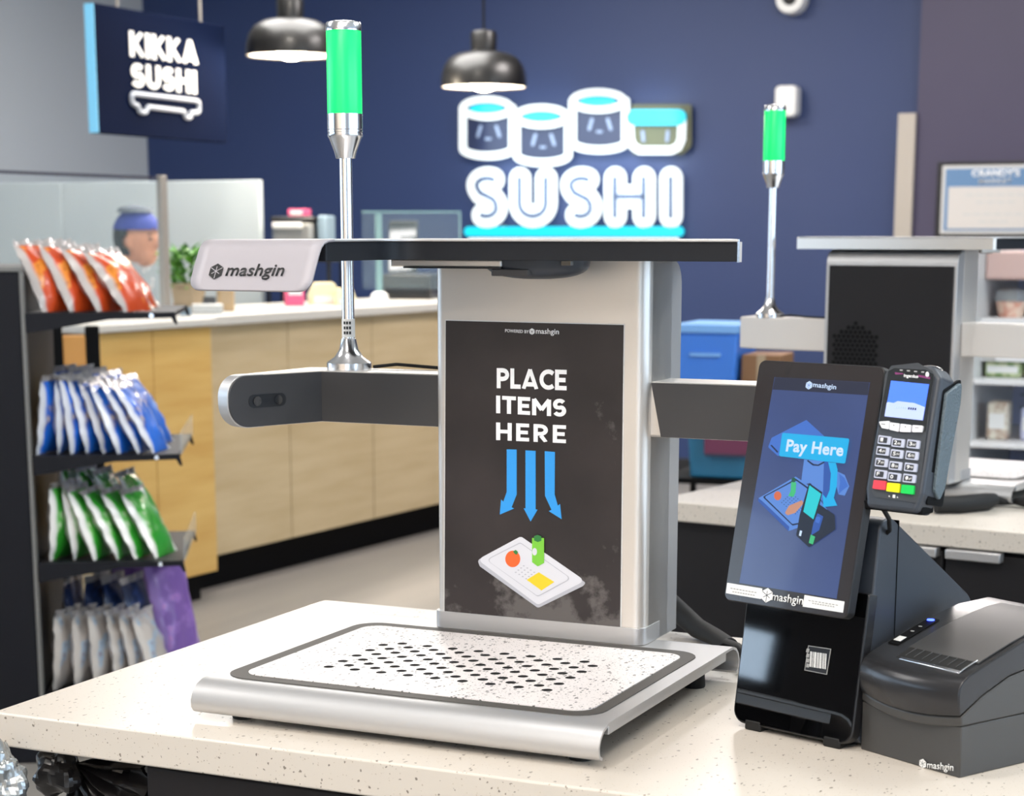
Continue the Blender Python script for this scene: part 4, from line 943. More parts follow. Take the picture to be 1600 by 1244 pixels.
g = G(); g.box(-.03, -.01, 0, .03, .03, .004); g.build('stand_foot', 'card', r_)
r_, s = bar_box('pink_carton', 460, .30, 29, 40, .07, 'pink', 'bright pink carton on the sushi bar below the silver hood', 'carton', 15)
g = G(); g.box(-.03, -.001, .05, .03, 0, .09); g.build('front_label', 'card', r_)
def cake(px, b_, wpx, hpx, lab):
    p = onbar(px, b_); s = p.y / 3040; r = root('cake_box', p, 15, lab, 'food box', 'food boxes on the bar'); w2 = wpx * s / 2; h = hpx * s
    g = G(); g.along_y([(-w2, 0), (w2, 0), (w2, h * .45), (w2 * .6, h), (-w2 * .6, h), (-w2, h * .45)], 0, .12); g.build('carton', 'cake', r, bevel=.003)
    g = G(); g.box(-w2 * .8, -.0015, .006, w2 * .8, 0, h * .4); g.build('front_label', 'card', r)
cake(508, .26, 46, 34, 'larger cream food box with sloping lid, left of the pole'); cake(541, .12, 30, 26, 'smaller cream food box just behind the beacon pole')
# second glass screen with a round-footed post, and the till
p = onbar(592, .30); s = p.y / 3040
gs = root('bar_glass_screen', p, 0, 'clear glass screen on a slim green-tinted post with a round white foot', 'glass screen')
g = G(); g.tube([(0, 0, .02), (0, 0, .42)], .017, 12); g.build('post', 'glass_edge', gs)
g = G(); g.lathe([(.0, 0), (.045, 0), (.042, .03), (.025, .045), (0, .05)], (0, 0, 0), 24); g.build('foot', 'card', gs)
g = G(); g.box(-.08, -.004, .06, .40, .004, .425); g.build('glass_pane', 'glass', gs)
g = G(); g.box(-.08, -.005, .425, .40, .005, .433); g.box(.392, -.005, .06, .402, .005, .425); g.build('glass_rim', 'glass_edge', gs)
p = onbar(640, .34); s = p.y / 3040
ti = root('till', p, -10, 'black till with upright tablet beside the kiosk post, on the sushi bar', 'till')
g = G(); g.box(-.13, -.06, 0, .12, .18, .125); g.build('cash_drawer', 'black', ti, bevel=.008)
g = G(); g.box(-.115, -.065, .02, .105, -.06, .07); g.build('drawer_front', 'graphite_dark', ti, bevel=.003)
g = G(); g.tube([(-.05, .06, .12), (-.05, .06, .24)], .016, 10); g.build('tablet_stand', 'black', ti)
g = G(); g.prism(rrect(-.075, 0, .075, .26, .012), lambda x, y, h: (x - .045, .02 + h + y * .15, .13 + y), 0, .014); tb_ = g.build('tablet', 'black', ti, bevel=.002)
g = G(); g.prism(rrect(-.068, .01, .068, .25, .006), lambda x, y, h: (x - .045, .02 + h + y * .15, .13 + y), -.0015, -.0003); g.build('tablet_screen', 'gloss', tb_)
# grey appliance on a small stand behind the bar
p = at_y(462, 400, 9.75)
ap = root('rice_cooker', (p.x, p.y, p.z), -10, 'grey steel appliance with black lid behind the bar, left of the beacon pole', 'appliance')
g = G(); g.box(-.125, 0, 0, .09, .2, .17); g.build('body', 'steel', ap, bevel=.02)
g = G(); g.box(-.13, -.005, .165, .10, .205, .195); g.build('lid', 'black', ap, bevel=.012)
g = G(); g.box(-.115, -.02, .135, .04, -.002, .165); g.build('front_lip', 'card', ap, bevel=.006)
g = G(); g.box(.11, .02, 0, .155, .2, .20); g.build('side_tank', 'bluegrey', ap, bevel=.01)
st2 = root('appliance_cart', (p.x, p.y, 0), -10, 'dark cart behind the bar carrying the grey appliance', 'cart')
g = G(); g.box(-.17, -.04, p.z - .03, .2, .25, p.z - .001); g.build('top', 'graphite_dark', st2, bevel=.004)
for x in (-.15, .165):
    for y in (-.02, .22): g = G(); g.box(x, y, 0, x + .018, y + .018, p.z - .03); g.build('leg', 'graphite_dark', st2)
pb = root('pink_box_on_appliance', (p.x, p.y, p.z + .196), -10, 'small pink box on top of the grey appliance behind the bar', 'box')
pb.name = 'pink_box'
g = G(); g.box(-.045, .03, 0, .05, .12, .035); g.build('carton', 'pink', pb, bevel=.003); g = G(); g.box(-.03, .0285, .008, .03, .03, .027); g.build('front_label', 'card', pb)

# ================================================================ PENDANT LAMPS
M['shade'] = mat('black_enamel_shade', '0B0A0A', .38, coat=.08); M['shade_in'] = mat('white_enamel_inside', 'F4EEE2', .5); M['bulb'] = mat('warm_lit_bulb', 'FFF4DF', .5, emit='FFF0D2', es=14)
def pendant(px, py, Y, diam, lab):
    p = at_y(px, py, Y); r = root('pendant_lamp', p, 0, lab, 'lamp', 'black pendant lamps'); R_ = diam / 2
    prof = [(R_, 0), (R_ * 1.0, .012), (R_ * .985, .05), (R_ * .93, .095), (R_ * .80, .135), (R_ * .58, .158), (R_ * .34, .168)]
    vs = prof + [(a - .004, z - .003) for a, z in reversed(prof)]
    g = G(); g.lathe(vs, (0, 0, 0), 48, closed=True); sh = g.build('shade', ['shade'], r, smooth=50)
    g = G(); g.lathe([(R_ - .006, .004), (R_ * .97, .05), (R_ * .91, .092), (R_ * .78, .13), (R_ * .56, .15), (.0, .156)], (0, 0, 0), 48); 
    g2 = G(); n_ = 48
    pr_ = [(R_ - .006, .004), (R_ * .96, .05), (R_ * .90, .090), (R_ * .77, .127), (R_ * .55, .148), (.01, .154)]
    g2.add([(a * math.cos(2 * math.pi * k / n_), a * math.sin(2 * math.pi * k / n_), z) for a, z in pr_ for k in range(n_)], [(i * n_ + k, i * n_ + (k + 1) % n_, (i + 1) * n_ + (k + 1) % n_, (i + 1) * n_ + k) for i in range(5) for k in range(n_)])
    g2.build('shade_lining', 'shade_in', sh)
    g = G(); g.lathe([(.0, .165), (.062, .165), (.064, .25), (.058, .262), (.02, .27), (0, .27)], (0, 0, 0), 28); g.build('socket_cup', 'shade', r)
    g = G(); g.tube([(0, 0, .27), (0, 0, CEIL - p.z - .03)], .006, 8); g.build('cord', 'matte_black', r)
    g = G(); g.lathe([(0, 0), (.06, 0), (.055, .028), (0, .03)], (0, 0, CEIL - p.z - .031), 24); g.build('ceiling_rose', 'shade', r)
    g = G(); g.lathe([(0, -.022), (.03, -.018), (.062, -.004), (.078, .02), (.07, .045), (.03, .07), (0, .075)], (0, 0, 0), 32); g.build('bulb', 'bulb', r, label='warm glowing globe bulb')
    l = bpy.data.lights.new('lamp_light', 'POINT'); l.energy = 28; l.color = (1, .86, .68); l.shadow_soft_size = .07
    q = bpy.data.objects.new('lamp_light', l); C.objects.link(q); q.location = p + Vector((0, 0, -.06))
pendant(455, 87, 9.35, .425, 'black dome pendant lamp behind the foreground green beacon')
pendant(756, 136, 9.67, .42, 'black dome pendant lamp right above the neon sushi sign')

# ================================================================ NEON SUSHI SIGN on the back wall
M['neon_w'] = mat('neon_white', '8A9092', .4, emit='F4FBFC', es=.95); M['neon_c'] = mat('neon_cyan', '0A6F80', .4, emit='08DDF6', es=.95)
M['neon_navy'] = mat('sign_roll_navy', '161F3C', .4); M['neon_olive'] = mat('sign_roll_olive', '474932', .5); M['neon_line'] = mat('sign_letter_line', '3C4A66', .4); M['face_dot'] = mat('sign_face_marks', '6F7A92', .5)
NP = Plane(RM.w(0, -.05, 0), RM.d(1, 0, 0), (0, 0, 1))
nc = NP.hit(900, 250); NF = Frame(NP.w(nc[0], nc[1]), AX)
sgn = root('neon_sign', NF.o, AX, 'glowing neon sign with four maki rolls over the word SUSHI', 'sign')
def z6(x, y): return (680 + x / 3.8095, 100 + y / 3.8095)
mpx = NF.o.y / 3040      # metres per pixel at the sign
def npts(ps, lift): return [NF.i @ NP.w(*NP.hit(*z6(*p)), lift) for p in ps]
def stroke(name, ps, wpx, m, lift, depth=.012, close=False, n_=None):
    """flat band of even width with round ends following a line on the sign's face"""
    P3 = [Vector((q.x, q.z)) for q in npts(ps, 0)]
    if close: P3.append(P3[0])
    r = wpx * mpx / 2; g = G(); N = 10
    for i in range(len(P3) - 1):
        d = P3[i + 1] - P3[i]
        if d.length < 1e-5: continue
        a0 = math.atan2(d.y, d.x); poly = []
        for k in range(N + 1): a = a0 + math.pi / 2 + math.pi * k / N; poly.append((P3[i].x + r * math.cos(a), P3[i].y + r * math.sin(a)))
        for k in range(N + 1): a = a0 - math.pi / 2 + math.pi * k / N; poly.append((P3[i + 1].x + r * math.cos(a), P3[i + 1].y + r * math.sin(a)))
        g.prism(poly, lambda x, z, h: (x, -lift - h - .00002 * (i % 7), z), 0, depth)
    return g.build(name, m, sgn, smooth=30)
def shape(name, ps, m, lift, depth=.01):
    P3 = npts(ps, 0); g = G(); g.prism([(q.x, q.z) for q in P3], lambda x, z, h: (x, -lift - h, z), 0, depth); return g.build(name, m, sgn, smooth=30)
def arcp(cx, cy, rx, ry, a0, a1, n_=14): return [(cx + rx * math.cos(R(a0 + (a1 - a0) * i / n_)), cy - ry * math.sin(R(a0 + (a1 - a0) * i / n_))) for i in range(n_ + 1)]
def S_(cx): return arcp(cx + 10, 722, 62, 40, 55, 200, 10)[:-1] + [(cx - 48, 740), (cx - 30, 768), (cx + 10, 788), (cx + 45, 806), (cx + 62, 834)] + arcp(cx + 5, 858, 58, 48, 10, -118, 10)
lets = {'S': [S_(308)], 'U': [[(510, 685), (510, 830)] + arcp(588, 830, 78, 76, 180, 360, 14) + [(666, 685)]], 'S2': [S_(868)],
        'H': [[(1077, 682), (1077, 905)], [(1077, 790), (1248, 790)], [(1248, 682), (1248, 905)]], 'I': [[(1408, 682), (1408, 905)]]}
g0 = []
for k_, ls in lets.items():
    for l_ in ls:
        stroke('letter_halo', l_, 36, 'neon_w', .0, .02)
        stroke('letter_line', l_, 7.5, 'neon_line', .0205, .004)
stroke('underline', [(205, 997), (1455, 997)], 15, 'neon_c', .0, .02)
stroke('small_underline', [(215, 1052), (1440, 1052)], 9, 'neon_w', .0, .02)
def roll(x0, x1, yt, yb, ry):
    cx = (x0 + x1) / 2; rx = (x1 - x0) / 2; by = yb
    shape('roll_body', [(x0, yt)] + [(x1, yt)] + arcp(cx, by - ry, rx, ry, 0, -180, 14), 'neon_navy', .0, .01)
    stroke('roll_outline', [(x0, yt)] + list(reversed(arcp(cx, by - ry, rx, ry, 0, -180, 16))) + [(x1, yt)], 12.5, 'neon_w', .011, .014)
    stroke('roll_top_ring', arcp(cx, yt, rx - 6, ry * 1.15, 0, 360, 24), 10.5, 'neon_w', .026, .014)
    shape('roll_filling', arcp(cx, yt + 4, (rx - 6) * .70, ry * .55, 0, 360, 20)[:-1], 'neon_c', .030, .012)
    for d in (-1, 1): stroke('face_mark', [(cx + d * 50 + 6, yt + 110), (cx + d * 60, yt + 165)] if d < 0 else [(cx + 50, yt + 110), (cx + 68, yt + 165)], 5.5, 'face_dot', .011, .004)
    stroke('face_mark', [(cx - 12, yt + 182), (cx + 12, yt + 182)], 4, 'face_dot', .011, .004)
roll(172, 468, 264, 548, 46); roll(492, 800, 314, 588, 46); roll(825, 1140, 222, 512, 46)
shape('nigiri_backing', fillet([(1165, 240), (1525, 240), (1525, 490), (1470, 540), (1175, 540), (1165, 480)], 20), 'neon_olive', -.012, .012)
shape('nigiri_body', fillet([(1170, 350), (1462, 350), (1470, 500), (1180, 500)], 30), 'neon_olive', .0, .01)
stroke('nigiri_outline', [(1165, 340), (1168, 450), (1185, 490), (1225, 515), (1410, 515), (1452, 495), (1472, 450), (1476, 340)], 12.5, 'neon_w', .011, .014)
stroke('nigiri_topping', [(1195, 320), (1460, 320)], 23, 'neon_c', .026, .014)
for x in (1240, 1390): stroke('face_mark', [(x, 405), (x + (5 if x < 1300 else -5), 455)], 5.5, 'face_dot', .012, .004)
for p_, q_ in (((-.5, .25)), ((.5, .25)), ((-.5, -.4)), ((.5, -.4))):
    g = G(); g.tube([(p_, .0, q_), (p_, .049, q_)], .01, 8); g.build('wall_standoff', 'steel', sgn)
l = bpy.data.lights.new('neon_glow', 'AREA'); l.shape = 'RECTANGLE'; l.size = 1.3; l.size_y = .7; l.energy = 9; l.color = (.8, .95, 1)
q = bpy.data.objects.new('neon_glow', l); C.objects.link(q); q.location = NF.w(0, -.10, 0); q.rotation_euler = (R(90), 0, R(AX))

# wall fittings
M['fit'] = mat('white_fitting', 'E4E4E2', .4)
p = NP.hit(1232, 158); c = NP.w(*p); wf = root('wall_speaker', c, AX, 'small white rounded wall fitting right of the neon sign', 'speaker')
g = G(); g.along_y(rrect(-.066, -.092, .066, .085, .03), -.07, .045); g.build('housing', 'fit', wf, bevel=.02, seg=4)
g = G(); g.along_y(rrect(-.045, -.07, .045, .06, .02), -.073, -.0705); g.build('front_grille', 'card', wf)
p = NP.hit(1238, -2); c = NP.w(*p); dc_ = root('dome_camera', c, AX, 'round white security camera with dark dome at the top of the wall', 'camera')
g = G(); n_ = 32
pr_ = [(.088, .045), (.09, -.03), (.082, -.055), (.062, -.062), (.046, -.058)]
g.add([(a * math.cos(2 * math.pi * k / n_), y, a * math.sin(2 * math.pi * k / n_)) for a, y in pr_ for k in range(n_)], [(i * n_ + k, i * n_ + (k + 1) % n_, (i + 1) * n_ + (k + 1) % n_, (i + 1) * n_ + k) for i in range(4) for k in range(n_)] + [tuple(range(n_)), tuple(4 * n_ + k for k in range(n_))]); g.build('housing', 'fit', dc_)
g = G(); g.sphere((0, -.055, 0), (.044, .04, .044), 20, 12); g.build('dark_dome', 'gloss', dc_)
g = G(); g.box(-.02, -.03, .085, .02, .045, CEIL - c.z - .002); g.build('mount', 'fit', dc_)
# framed notice display on the right
QP = Plane(RM.w(0, -.36, 0), RM.d(1, 0, 0), (0, 0, 1)); a0, z0_ = QP.hit(1468, 366); a1, z1_q = QP.hit(1466, 259); aw = QP.hit(1640, 310)[0]
QF = Frame(QP.w((a0 + aw) / 2, (z0_ + z1_q) / 2), AX); W2 = (aw - a0) / 2; H2 = (z1_q - z0_) / 2
nd = root('notice_display', QF.o, AX, 'framed wall display with blue header and pale notice at right edge', 'display')
M['frame_l'] = mat('silver_display_frame', 'B8B8B6', .4); M['hdr'] = mat('display_blue', '4F6C8C', .4, emit='5F86B0', es=.2); M['notice'] = mat('display_notice', 'A29E9A', .5, emit='D8D2CC', es=.25)
g = G(); g.box(-W2 - .03, .012, -H2 - .02, W2 + .02, .058, H2 + .02); g.build('black_case', 'black', nd, bevel=.004)
g = G(); g.box(-W2, .0, -H2, W2, .0115, H2); g.build('silver_frame', 'frame_l', nd, bevel=.004)
g = G(); g.box(-W2 + .02, -.003, -H2 + .02, W2 - .02, -.0002, H2 - .018); g.build('screen', 'hdr', nd)
g = G(); g.box(-W2 + .04, -.005, -H2 + .03, W2 - .05, -.0032, H2 - .115); nt_ = g.build('notice', 'notice', nd)
QPf = Plane(QF.w(0, 0, 0), QF.d(1, 0, 0), (0, 0, 1))
text('lettering', "CRANDY'S", (-.13, H2 - .062), (.13, H2 - .062), (-.13, H2 - .024), QPf, QF, 'label', nd, .03, .0035, .001, px=False)
text('lettering', 'MARKET', (-.09, H2 - .100), (.09, H2 - .100), (-.09, H2 - .074), QPf, QF, 'frame_l', nd, .02, .0035, .001, px=False)
for (z_, n1, x_) in ((.02, 6, -.16), (-.02, 4, -.10), (-.085, 6, -.17), (-.125, 3, -.08)):
    for k in range(n1):
        g = G(); g.box(x_ + k * .056, -.0058, z_, x_ + k * .056 + .045, -.0051, z_ + .014); g.build('faint_print', 'frame_l', nt_)

# ================================================================ DISPLAY FRIDGE on the right
FRP = at_y(1508, 500, 6.2); FR = Frame((FRP.x, FRP.y, 0), -26)
M['fridge'] = mat('fridge_grey', 'C2C0BE', .4); M['fridge_w'] = mat('fridge_white', 'ECEAEA', .4); M['fridge_p'] = mat('fridge_pink_canopy', 'D6B6AE', .5); M['fridge_b'] = mat('fridge_lavender_back', 'B6C0E0', .5, noise_=(6, 'C6C4DA', 2, .3, .7)); M['tag_k'] = mat('black_price_strip', '26292C', .4); M['tag_g'] = mat('green_price_mark', '3E9B3E', .5)
M['food_p'] = mat('salmon_food', 'D79B86', .6, noise_=(40, 'E9CDB8', 3, .4, .6)); M['food_g'] = mat('salad_food', '7D9A62', .6, noise_=(40, 'C8CFA8', 3, .4, .6)); M['food_w'] = mat('rice_food', 'D8D3C4', .6, noise_=(40, 'B39C8A', 3, .4, .6)); M['clear'] = mat('clear_lid', 'E8F0F0', .1, alpha=.25)
fz = lambda y: CZ - (y - YH) * 6.2 / 3040
fr_ = root('display_fridge', FR.o, -26, 'open white food display fridge at the right edge behind the second kiosk', 'fridge')
g = G(); g.box(0, .02, .08, .03, .70, fz(392)); g.build('side_panel', 'fridge', fr_, bevel=.004)
g = G(); g.box(1.27, .02, .08, 1.30, .70, fz(392)); g.build('side_panel', 'fridge', fr_, bevel=.004)
g = G(); g.box(.03, .66, .08, 1.27, .70, fz(392)); g.build('back_panel', 'fridge_b', fr_)
g = G(); g.box(.03, .12, fz(437), 1.27, .66, fz(393)); g.build('canopy', 'fridge_p', fr_, bevel=.008)
g = G(); g.box(.0, -.02, .0, 1.30, .72, .08); g.build('kick_base', 'graphite_dark', fr_)
for (ya, yb, y0_) in ((497, 505, .08), (592, 600, .02), (690, 698, -.02)):
    g = G(); g.box(.03, y0_, fz(yb), 1.27, .66, fz(ya)); g.build('shelf', 'fridge_w', fr_, bevel=.003)
g = G(); g.box(.03, .12, fz(566), 1.27, .14, fz(506)); g.build('front_panel', 'fridge', fr_)
g = G(); g.box(.03, -.02, .08, 1.27, .02, fz(760)); g.build('lower_panel', 'fridge_w', fr_)
for k in range(3):
    x0 = .07 + k * .38
    g = G(); g.box(x0, .108, fz(541), x0 + .30, .118, fz(515)); ps = g.build('price_strip', 'tag_k', fr_, bevel=.001)
    g = G(); g.box(x0 + .008, .105, fz(539), x0 + .06, .1078, fz(517)); g.build('green_mark', 'tag_g', ps)
    for j in range(3):
        for i in range(6 - j): g = G(); g.box(x0 + .075 + i * .034, .106, fz(523 + j * 7), x0 + .100 + i * .034, .1078, fz(519 + j * 7)); g.build('faint_print', 'label', ps)
    g = G(); g.box(x0 + .01, .110, fz(565), x0 + .28, .118, fz(545)); g.build('shelf_card', 'fridge_w', fr_)
for i in range(3):
    for j in range(14): g = G(); g.box(.06 + j * .085, .652, fz(618 + i * 22), .10 + j * .085, .659, fz(615 + i * 22)); g.build('wire_slot', 'bluegrey', fr_)
def tub(x, y, z, kind, lab):
    r = root('food_tub', FR.w(x, y, z), -26, lab, 'food tub', 'food tubs in the fridge')
    g = G(); g.lathe([(.0, 0), (.040, 0), (.052, .05), (.0, .055)], (0, 0, 0), 14); g.build('food', kind, r)
    g = G(); g.lathe([(.054, .05), (.056, .056), (.050, .085), (.02, .095), (.0, .095)], (0, 0, 0), 14); g.build('lid', 'clear', r)
def pack(x, y, z, kind, lab, h=.06, w_=.10):
    r = root('food_pack', FR.w(x, y, z), -26, lab, 'food pack', 'food packs in the fridge')
    g = G(); g.box(-w_ / 2, -.04, 0, w_ / 2, .04, h); g.build('food', kind, r, bevel=.012)
    g = G(); g.box(-w_ / 2 + .01, -.042, h * .3, w_ / 2 - .01, -.0405, h * .7); g.build('front_label', 'label', r)
kinds = ['food_p', 'food_w', 'food_g']; nm = {'food_p': 'salmon pink', 'food_w': 'pale rice', 'food_g': 'green salad'}
pos = ['first', 'second', 'third', 'fourth', 'fifth', 'sixth']
for k in range(5): tub(.10 + k * .13, .22 + (.04 if k % 2 else 0), fz(497), kinds[k % 3], '%s food tub, %s from left on the fridge\'s top shelf' % (nm[kinds[k % 3]], pos[k]))
for k in range(4): pack(.10 + k * .16, .17, fz(592), kinds[(k + 2) % 3], '%s food pack, %s from left on the fridge\'s middle shelf' % (nm[kinds[(k + 2) % 3]], pos[k]), .055, .12)
pack(.10, .12, fz(690), 'food_w', 'tall white food pack at the left of the fridge\'s lower shelf', .125, .07)
pack(.20, .14, fz(690), 'fridge_b', 'lavender food pack beside the tall white one on the lower shelf', .11, .06)
pack(.31, .10, fz(690), 'food_p', 'low salmon pink pack on the fridge\'s lower shelf, third from left', .045, .13)
pack(.48, .10, fz(690), 'food_g', 'low green pack on the fridge\'s lower shelf, fourth from left', .045, .13)

# ================================================================ TOTES BEHIND THE REAR COUNTER
T0 = at_y(1062, 500, 6.8); TFm = Frame((T0.x - .03, 6.8, 0), -20); tz = lambda y: CZ - (y - YH) * 6.8 / 3040
M['tote'] = mat('blue_tote', '3C7FE0', .4); M['tote_l'] = mat('light_blue_lid', '7FB4F0', .4); M['teal'] = mat('teal_bin', '1E6E94', .45); M['maroon'] = mat('maroon_cloth', '6E3350', .7); M['brown'] = mat('brown_cardboard', '8E6848', .75)
ck = root('storage_rack', TFm.o, -20, 'black metal rack behind the rear counter carrying blue and teal bins', 'rack')
for z_ in (tz(606), tz(748)): g = G(); g.box(-.02, 0, z_ - .02, .42, .40, z_); g.build('shelf', 'matte_black', ck)
for x in (-.02, .40):
    for y in (0, .38): g = G(); g.box(x, y, 0, x + .02, y + .02, tz(748) - .02); g.box(x, y, tz(748), x + .02, y + .02, tz(606) - .02); g.build('leg', 'matte_black', ck)
def tote(x0, x1, y0, d, z0, z1, m, ml, name, lab, cat):
    r = root(name, TFm.w((x0 + x1) / 2, y0, z0), -20, lab, cat); w2 = (x1 - x0) / 2; h = z1 - z0
    g = G(); g.along_y([(-w2 * .92, 0), (w2 * .92, 0), (w2, h * .86), (-w2, h * .86)], 0, d); g.build('tub', m, r, bevel=.008)
    g = G(); g.box(-w2 * 1.05, -.012, h * .86, w2 * 1.05, d + .012, h); g.build('lid', ml, r, bevel=.006)
    g = G(); g.box(-w2 * .5, -.012, h * .5, w2 * .5, -.001, h * .56); g.build('handle', ml, r, bevel=.003)
tote(.01, .235, .02, .32, tz(606), tz(505), 'tote', 'tote_l', 'storage_tote', 'bright blue lidded storage tote right of the kiosk post', 'storage box')
tote(.06, .30, .03, .3, tz(748), tz(672), 'teal', 'teal', 'storage_bin', 'teal storage bin below the blue tote, above the rear countertop edge', 'storage box')
rb = root('cardboard_box', TFm.w(.315, .05, tz(606)), -20, 'brown cardboard box beside the blue tote', 'box')
g = G(); g.box(-.07, 0, 0, .07, .22, tz(552) - tz(606)); g.build('carton', 'brown', rb, bevel=.003)
g = G(); g.box(-.015, -.001, .0, .015, .0, tz(552) - tz(606)); g.build('tape', 'pot', rb)
mc = root('folded_cloth', TFm.w(.19, .01, tz(748) + (tz(690) - tz(748)) * 1.001 + .02), -20, 'folded maroon cloth lying over the teal bin', 'cloth')
mc.location = TFm.w(.22, .05, tz(672) + .001)
g = G(); g.box(-.09, -.055, 0, .09, .2, .014); g.box(-.09, -.062, -.085, .09, -.050, .012); g.build('fabric', 'maroon', mc, bevel=.005)
g = G(); g.box(-.088, -.0635, -.087, .088, -.0625, -.078); g.build('hem', 'plum', mc)

# ================================================================ SNACK RACK
GP = at_y(40, 500, 5.2); GF = Frame((GP.x, GP.y, 0), 6)
gz = lambda y: CZ - (y - YH) * 5.2 / 3040
M['rack'] = mat('black_rack_metal', '0A0C15', .5, spec=.25, bump=(300, .05)); M['rack_g'] = mat('grey_rack_edge', '70706E', .5)
rk = root('snack_rack', GF.o, 6, 'black metal snack rack with four shelves of bagged chips at the left edge', 'shelf rack')
g = G(); g.box(-.34, 0, 0, -.012, .58, gz(424)); g.build('upright_case', 'rack', rk, bevel=.003)
g = G(); g.box(-.34, -.004, gz(424), -.005, .58, gz(416)); g.build('top_cap', 'rack_g', rk, bevel=.002)
g = G(); g.box(-.0115, -.004, 0, -.002, .03, gz(424)); g.build('edge_strip', 'rack_g', rk)
SH_ = [gz(488), gz(714), gz(888), .20]
for z_ in SH_:
    g = G(); g.box(0, .004, z_ - .014, .395, .55, z_); sh = g.build('shelf', 'rack', rk, bevel=.002)
    for y_ in (0, .546):
        g = G(); g.along_y(fillet([(0, z_ - .002), (.398, z_ + .001), (.405, z_ - .032), (.398, z_ - .032), (.388, z_ - .014), (.22, z_ - .018), (0, z_ - .055)], .004, 3), y_, y_ + .0035); g.build('bracket', 'rack', sh)
    g = G(); g.lathe([(0, 0), (.006, 0), (.006, .003), (0, .003)], (0, 0, 0), 12); o = g.build('rivet', 'chrome', sh); o.rotation_euler = (R(90), 0, 0); o.location = (.335, -.0005, z_ - .008)
    if z_ < 1.0:
        g = G(); g.box(.400, .01, z_, .4035, .54, z_ + .06); g.build('product_stop', 'clear', sh)
for z_ in (.7,): pass
g = G(); g.box(-.0035, .03, .10, -.002, .56, gz(430)); g.build('back_panel', 'rack', rk)
def bag_mat(name, c1, c2, c3, edge='D9D6D4'):
    m = mat(name, c1, .32, coat=.3); nt = m.node_tree; n = nt.nodes; b = n['Principled BSDF']; tc = n.new('ShaderNodeTexCoord')
    sp = n.new('ShaderNodeSeparateXYZ'); nt.links.new(tc.outputs['Object'], sp.inputs[0])
    ns = n.new('ShaderNodeTexNoise'); ns.inputs['Scale'].default_value = 16; ns.inputs['Detail'].default_value = 4; nt.links.new(tc.outputs['Object'], ns.inputs['Vector'])
    def ramp(src, stops):
        r = n.new('ShaderNodeValToRGB'); r.color_ramp.interpolation = 'LINEAR'
        while len(r.color_ramp.elements) < len(stops): r.color_ramp.elements.new(.5)
        for e, (p_, c_) in zip(r.color_ramp.elements, stops): e.position = p_; e.color = (*srgb(c_), 1)
        nt.links.new(src, r.inputs[0]); return r.outputs[0]
    blot = ramp(ns.outputs['Fac'], [(.40, c1), (.52, c1), (.60, c2), (.70, c3)])
    # printed band across the front, pale borders left and right
    ab = n.new('ShaderNodeMath'); ab.operation = 'ABSOLUTE'; nt.links.new(sp.outputs['X'], ab.inputs[0])
    mr = n.new('ShaderNodeMapRange'); mr.inputs[1].default_value = .050; mr.inputs[2].default_value = .060; nt.links.new(ab.outputs[0], mr.inputs[0])
    mx = n.new('ShaderNodeMixRGB'); nt.links.new(mr.outputs[0], mx.inputs[0]); nt.links.new(blot, mx.inputs[1]); mx.inputs[2].default_value = (*srgb(edge), 1)
    nt.links.new(mx.outputs[0], b.inputs['Base Color']); return m
M['foil'] = mat('silver_foil_back', 'B6B2B2', .3, .55, noise_=(18, 'DCD8D6', 4, .35, .65), bump=(30, .5, .004))
M['b_orange'] = bag_mat('orange_bag', 'C8481C', 'E08A2C', '8E2A1A', 'B4ADAA'); M['b_blue'] = bag_mat('blue_bag', '1D6FDC', '2A57B8', 'E2C46A', 'DADCE4')
M['b_green'] = bag_mat('green_bag', '2FA02C', '58B848', 'E8E6D8', 'F0EEEA'); M['b_purple'] = bag_mat('purple_bag', '7D5AA8', '9A74C4', 'C07AB4', '8F70B8')
M['b_grey'] = bag_mat('pale_bag', 'B9B2AC', '9FB7CC', '7E4A48', 'C4BEB8'); M['b_navy'] = bag_mat('navy_bag', '22355F', '2F4C8A', '1A2340', '26365E')
M['b_tan'] = mat('tan_bag_top', 'C79C70', .4, noise_=(20, '6A4A3A', 3, .35, .65))
def bag_mesh(seed, w_, h, t, mf):
    r = random.Random(seed); nu, nv = 10, 14; vs = []; fs = []; mi = []
    for side in (1, -1):
        for j in range(nv + 1):
            v = j / nv
            for i in range(nu + 1):
                u = i / nu * 2 - 1
                prof = max(0, 1 - abs(u) ** 2.6) ** .6 * max(0, math.sin(math.pi * min(1, max(0, (v - .03) / .90)))) ** .55
                wr = noise.noise(Vector((u * 2.5 + seed, v * 4, side * 3))) * .35
                x = u * w_ / 2 * (1 - .06 * math.sin(math.pi * v)) + .004 * noise.noise(Vector((v * 7, seed, u)))
                y = -side * t / 2 * prof * (1 + wr) + .006 * noise.noise(Vector((u * 3, v * 8, seed))) + .012 * (v - .9 if v > .9 else 0) * math.sin(u * 9 + seed) * 8
                vs.append((x, y, v * h))
    n1 = (nu + 1) * (nv + 1)
    for s_ in (0, 1):
        for j in range(nv):
            for i in range(nu):
                a = s_ * n1 + j * (nu + 1) + i; q = (a, a + 1, a + nu + 2, a + nu + 1); fs.append(q if s_ == 0 else tuple(reversed(q))); mi.append(s_ if j < nv - 1 or s_ else 1)
    me = bpy.data.meshes.new('snack_bag'); me.from_pydata(vs, [], fs); me.materials.append(M[mf]); me.materials.append(M['foil'])
    me.polygons.foreach_set('material_index', mi); me.polygons.foreach_set('use_smooth', [True] * len(fs)); return me
bag_cache = {}
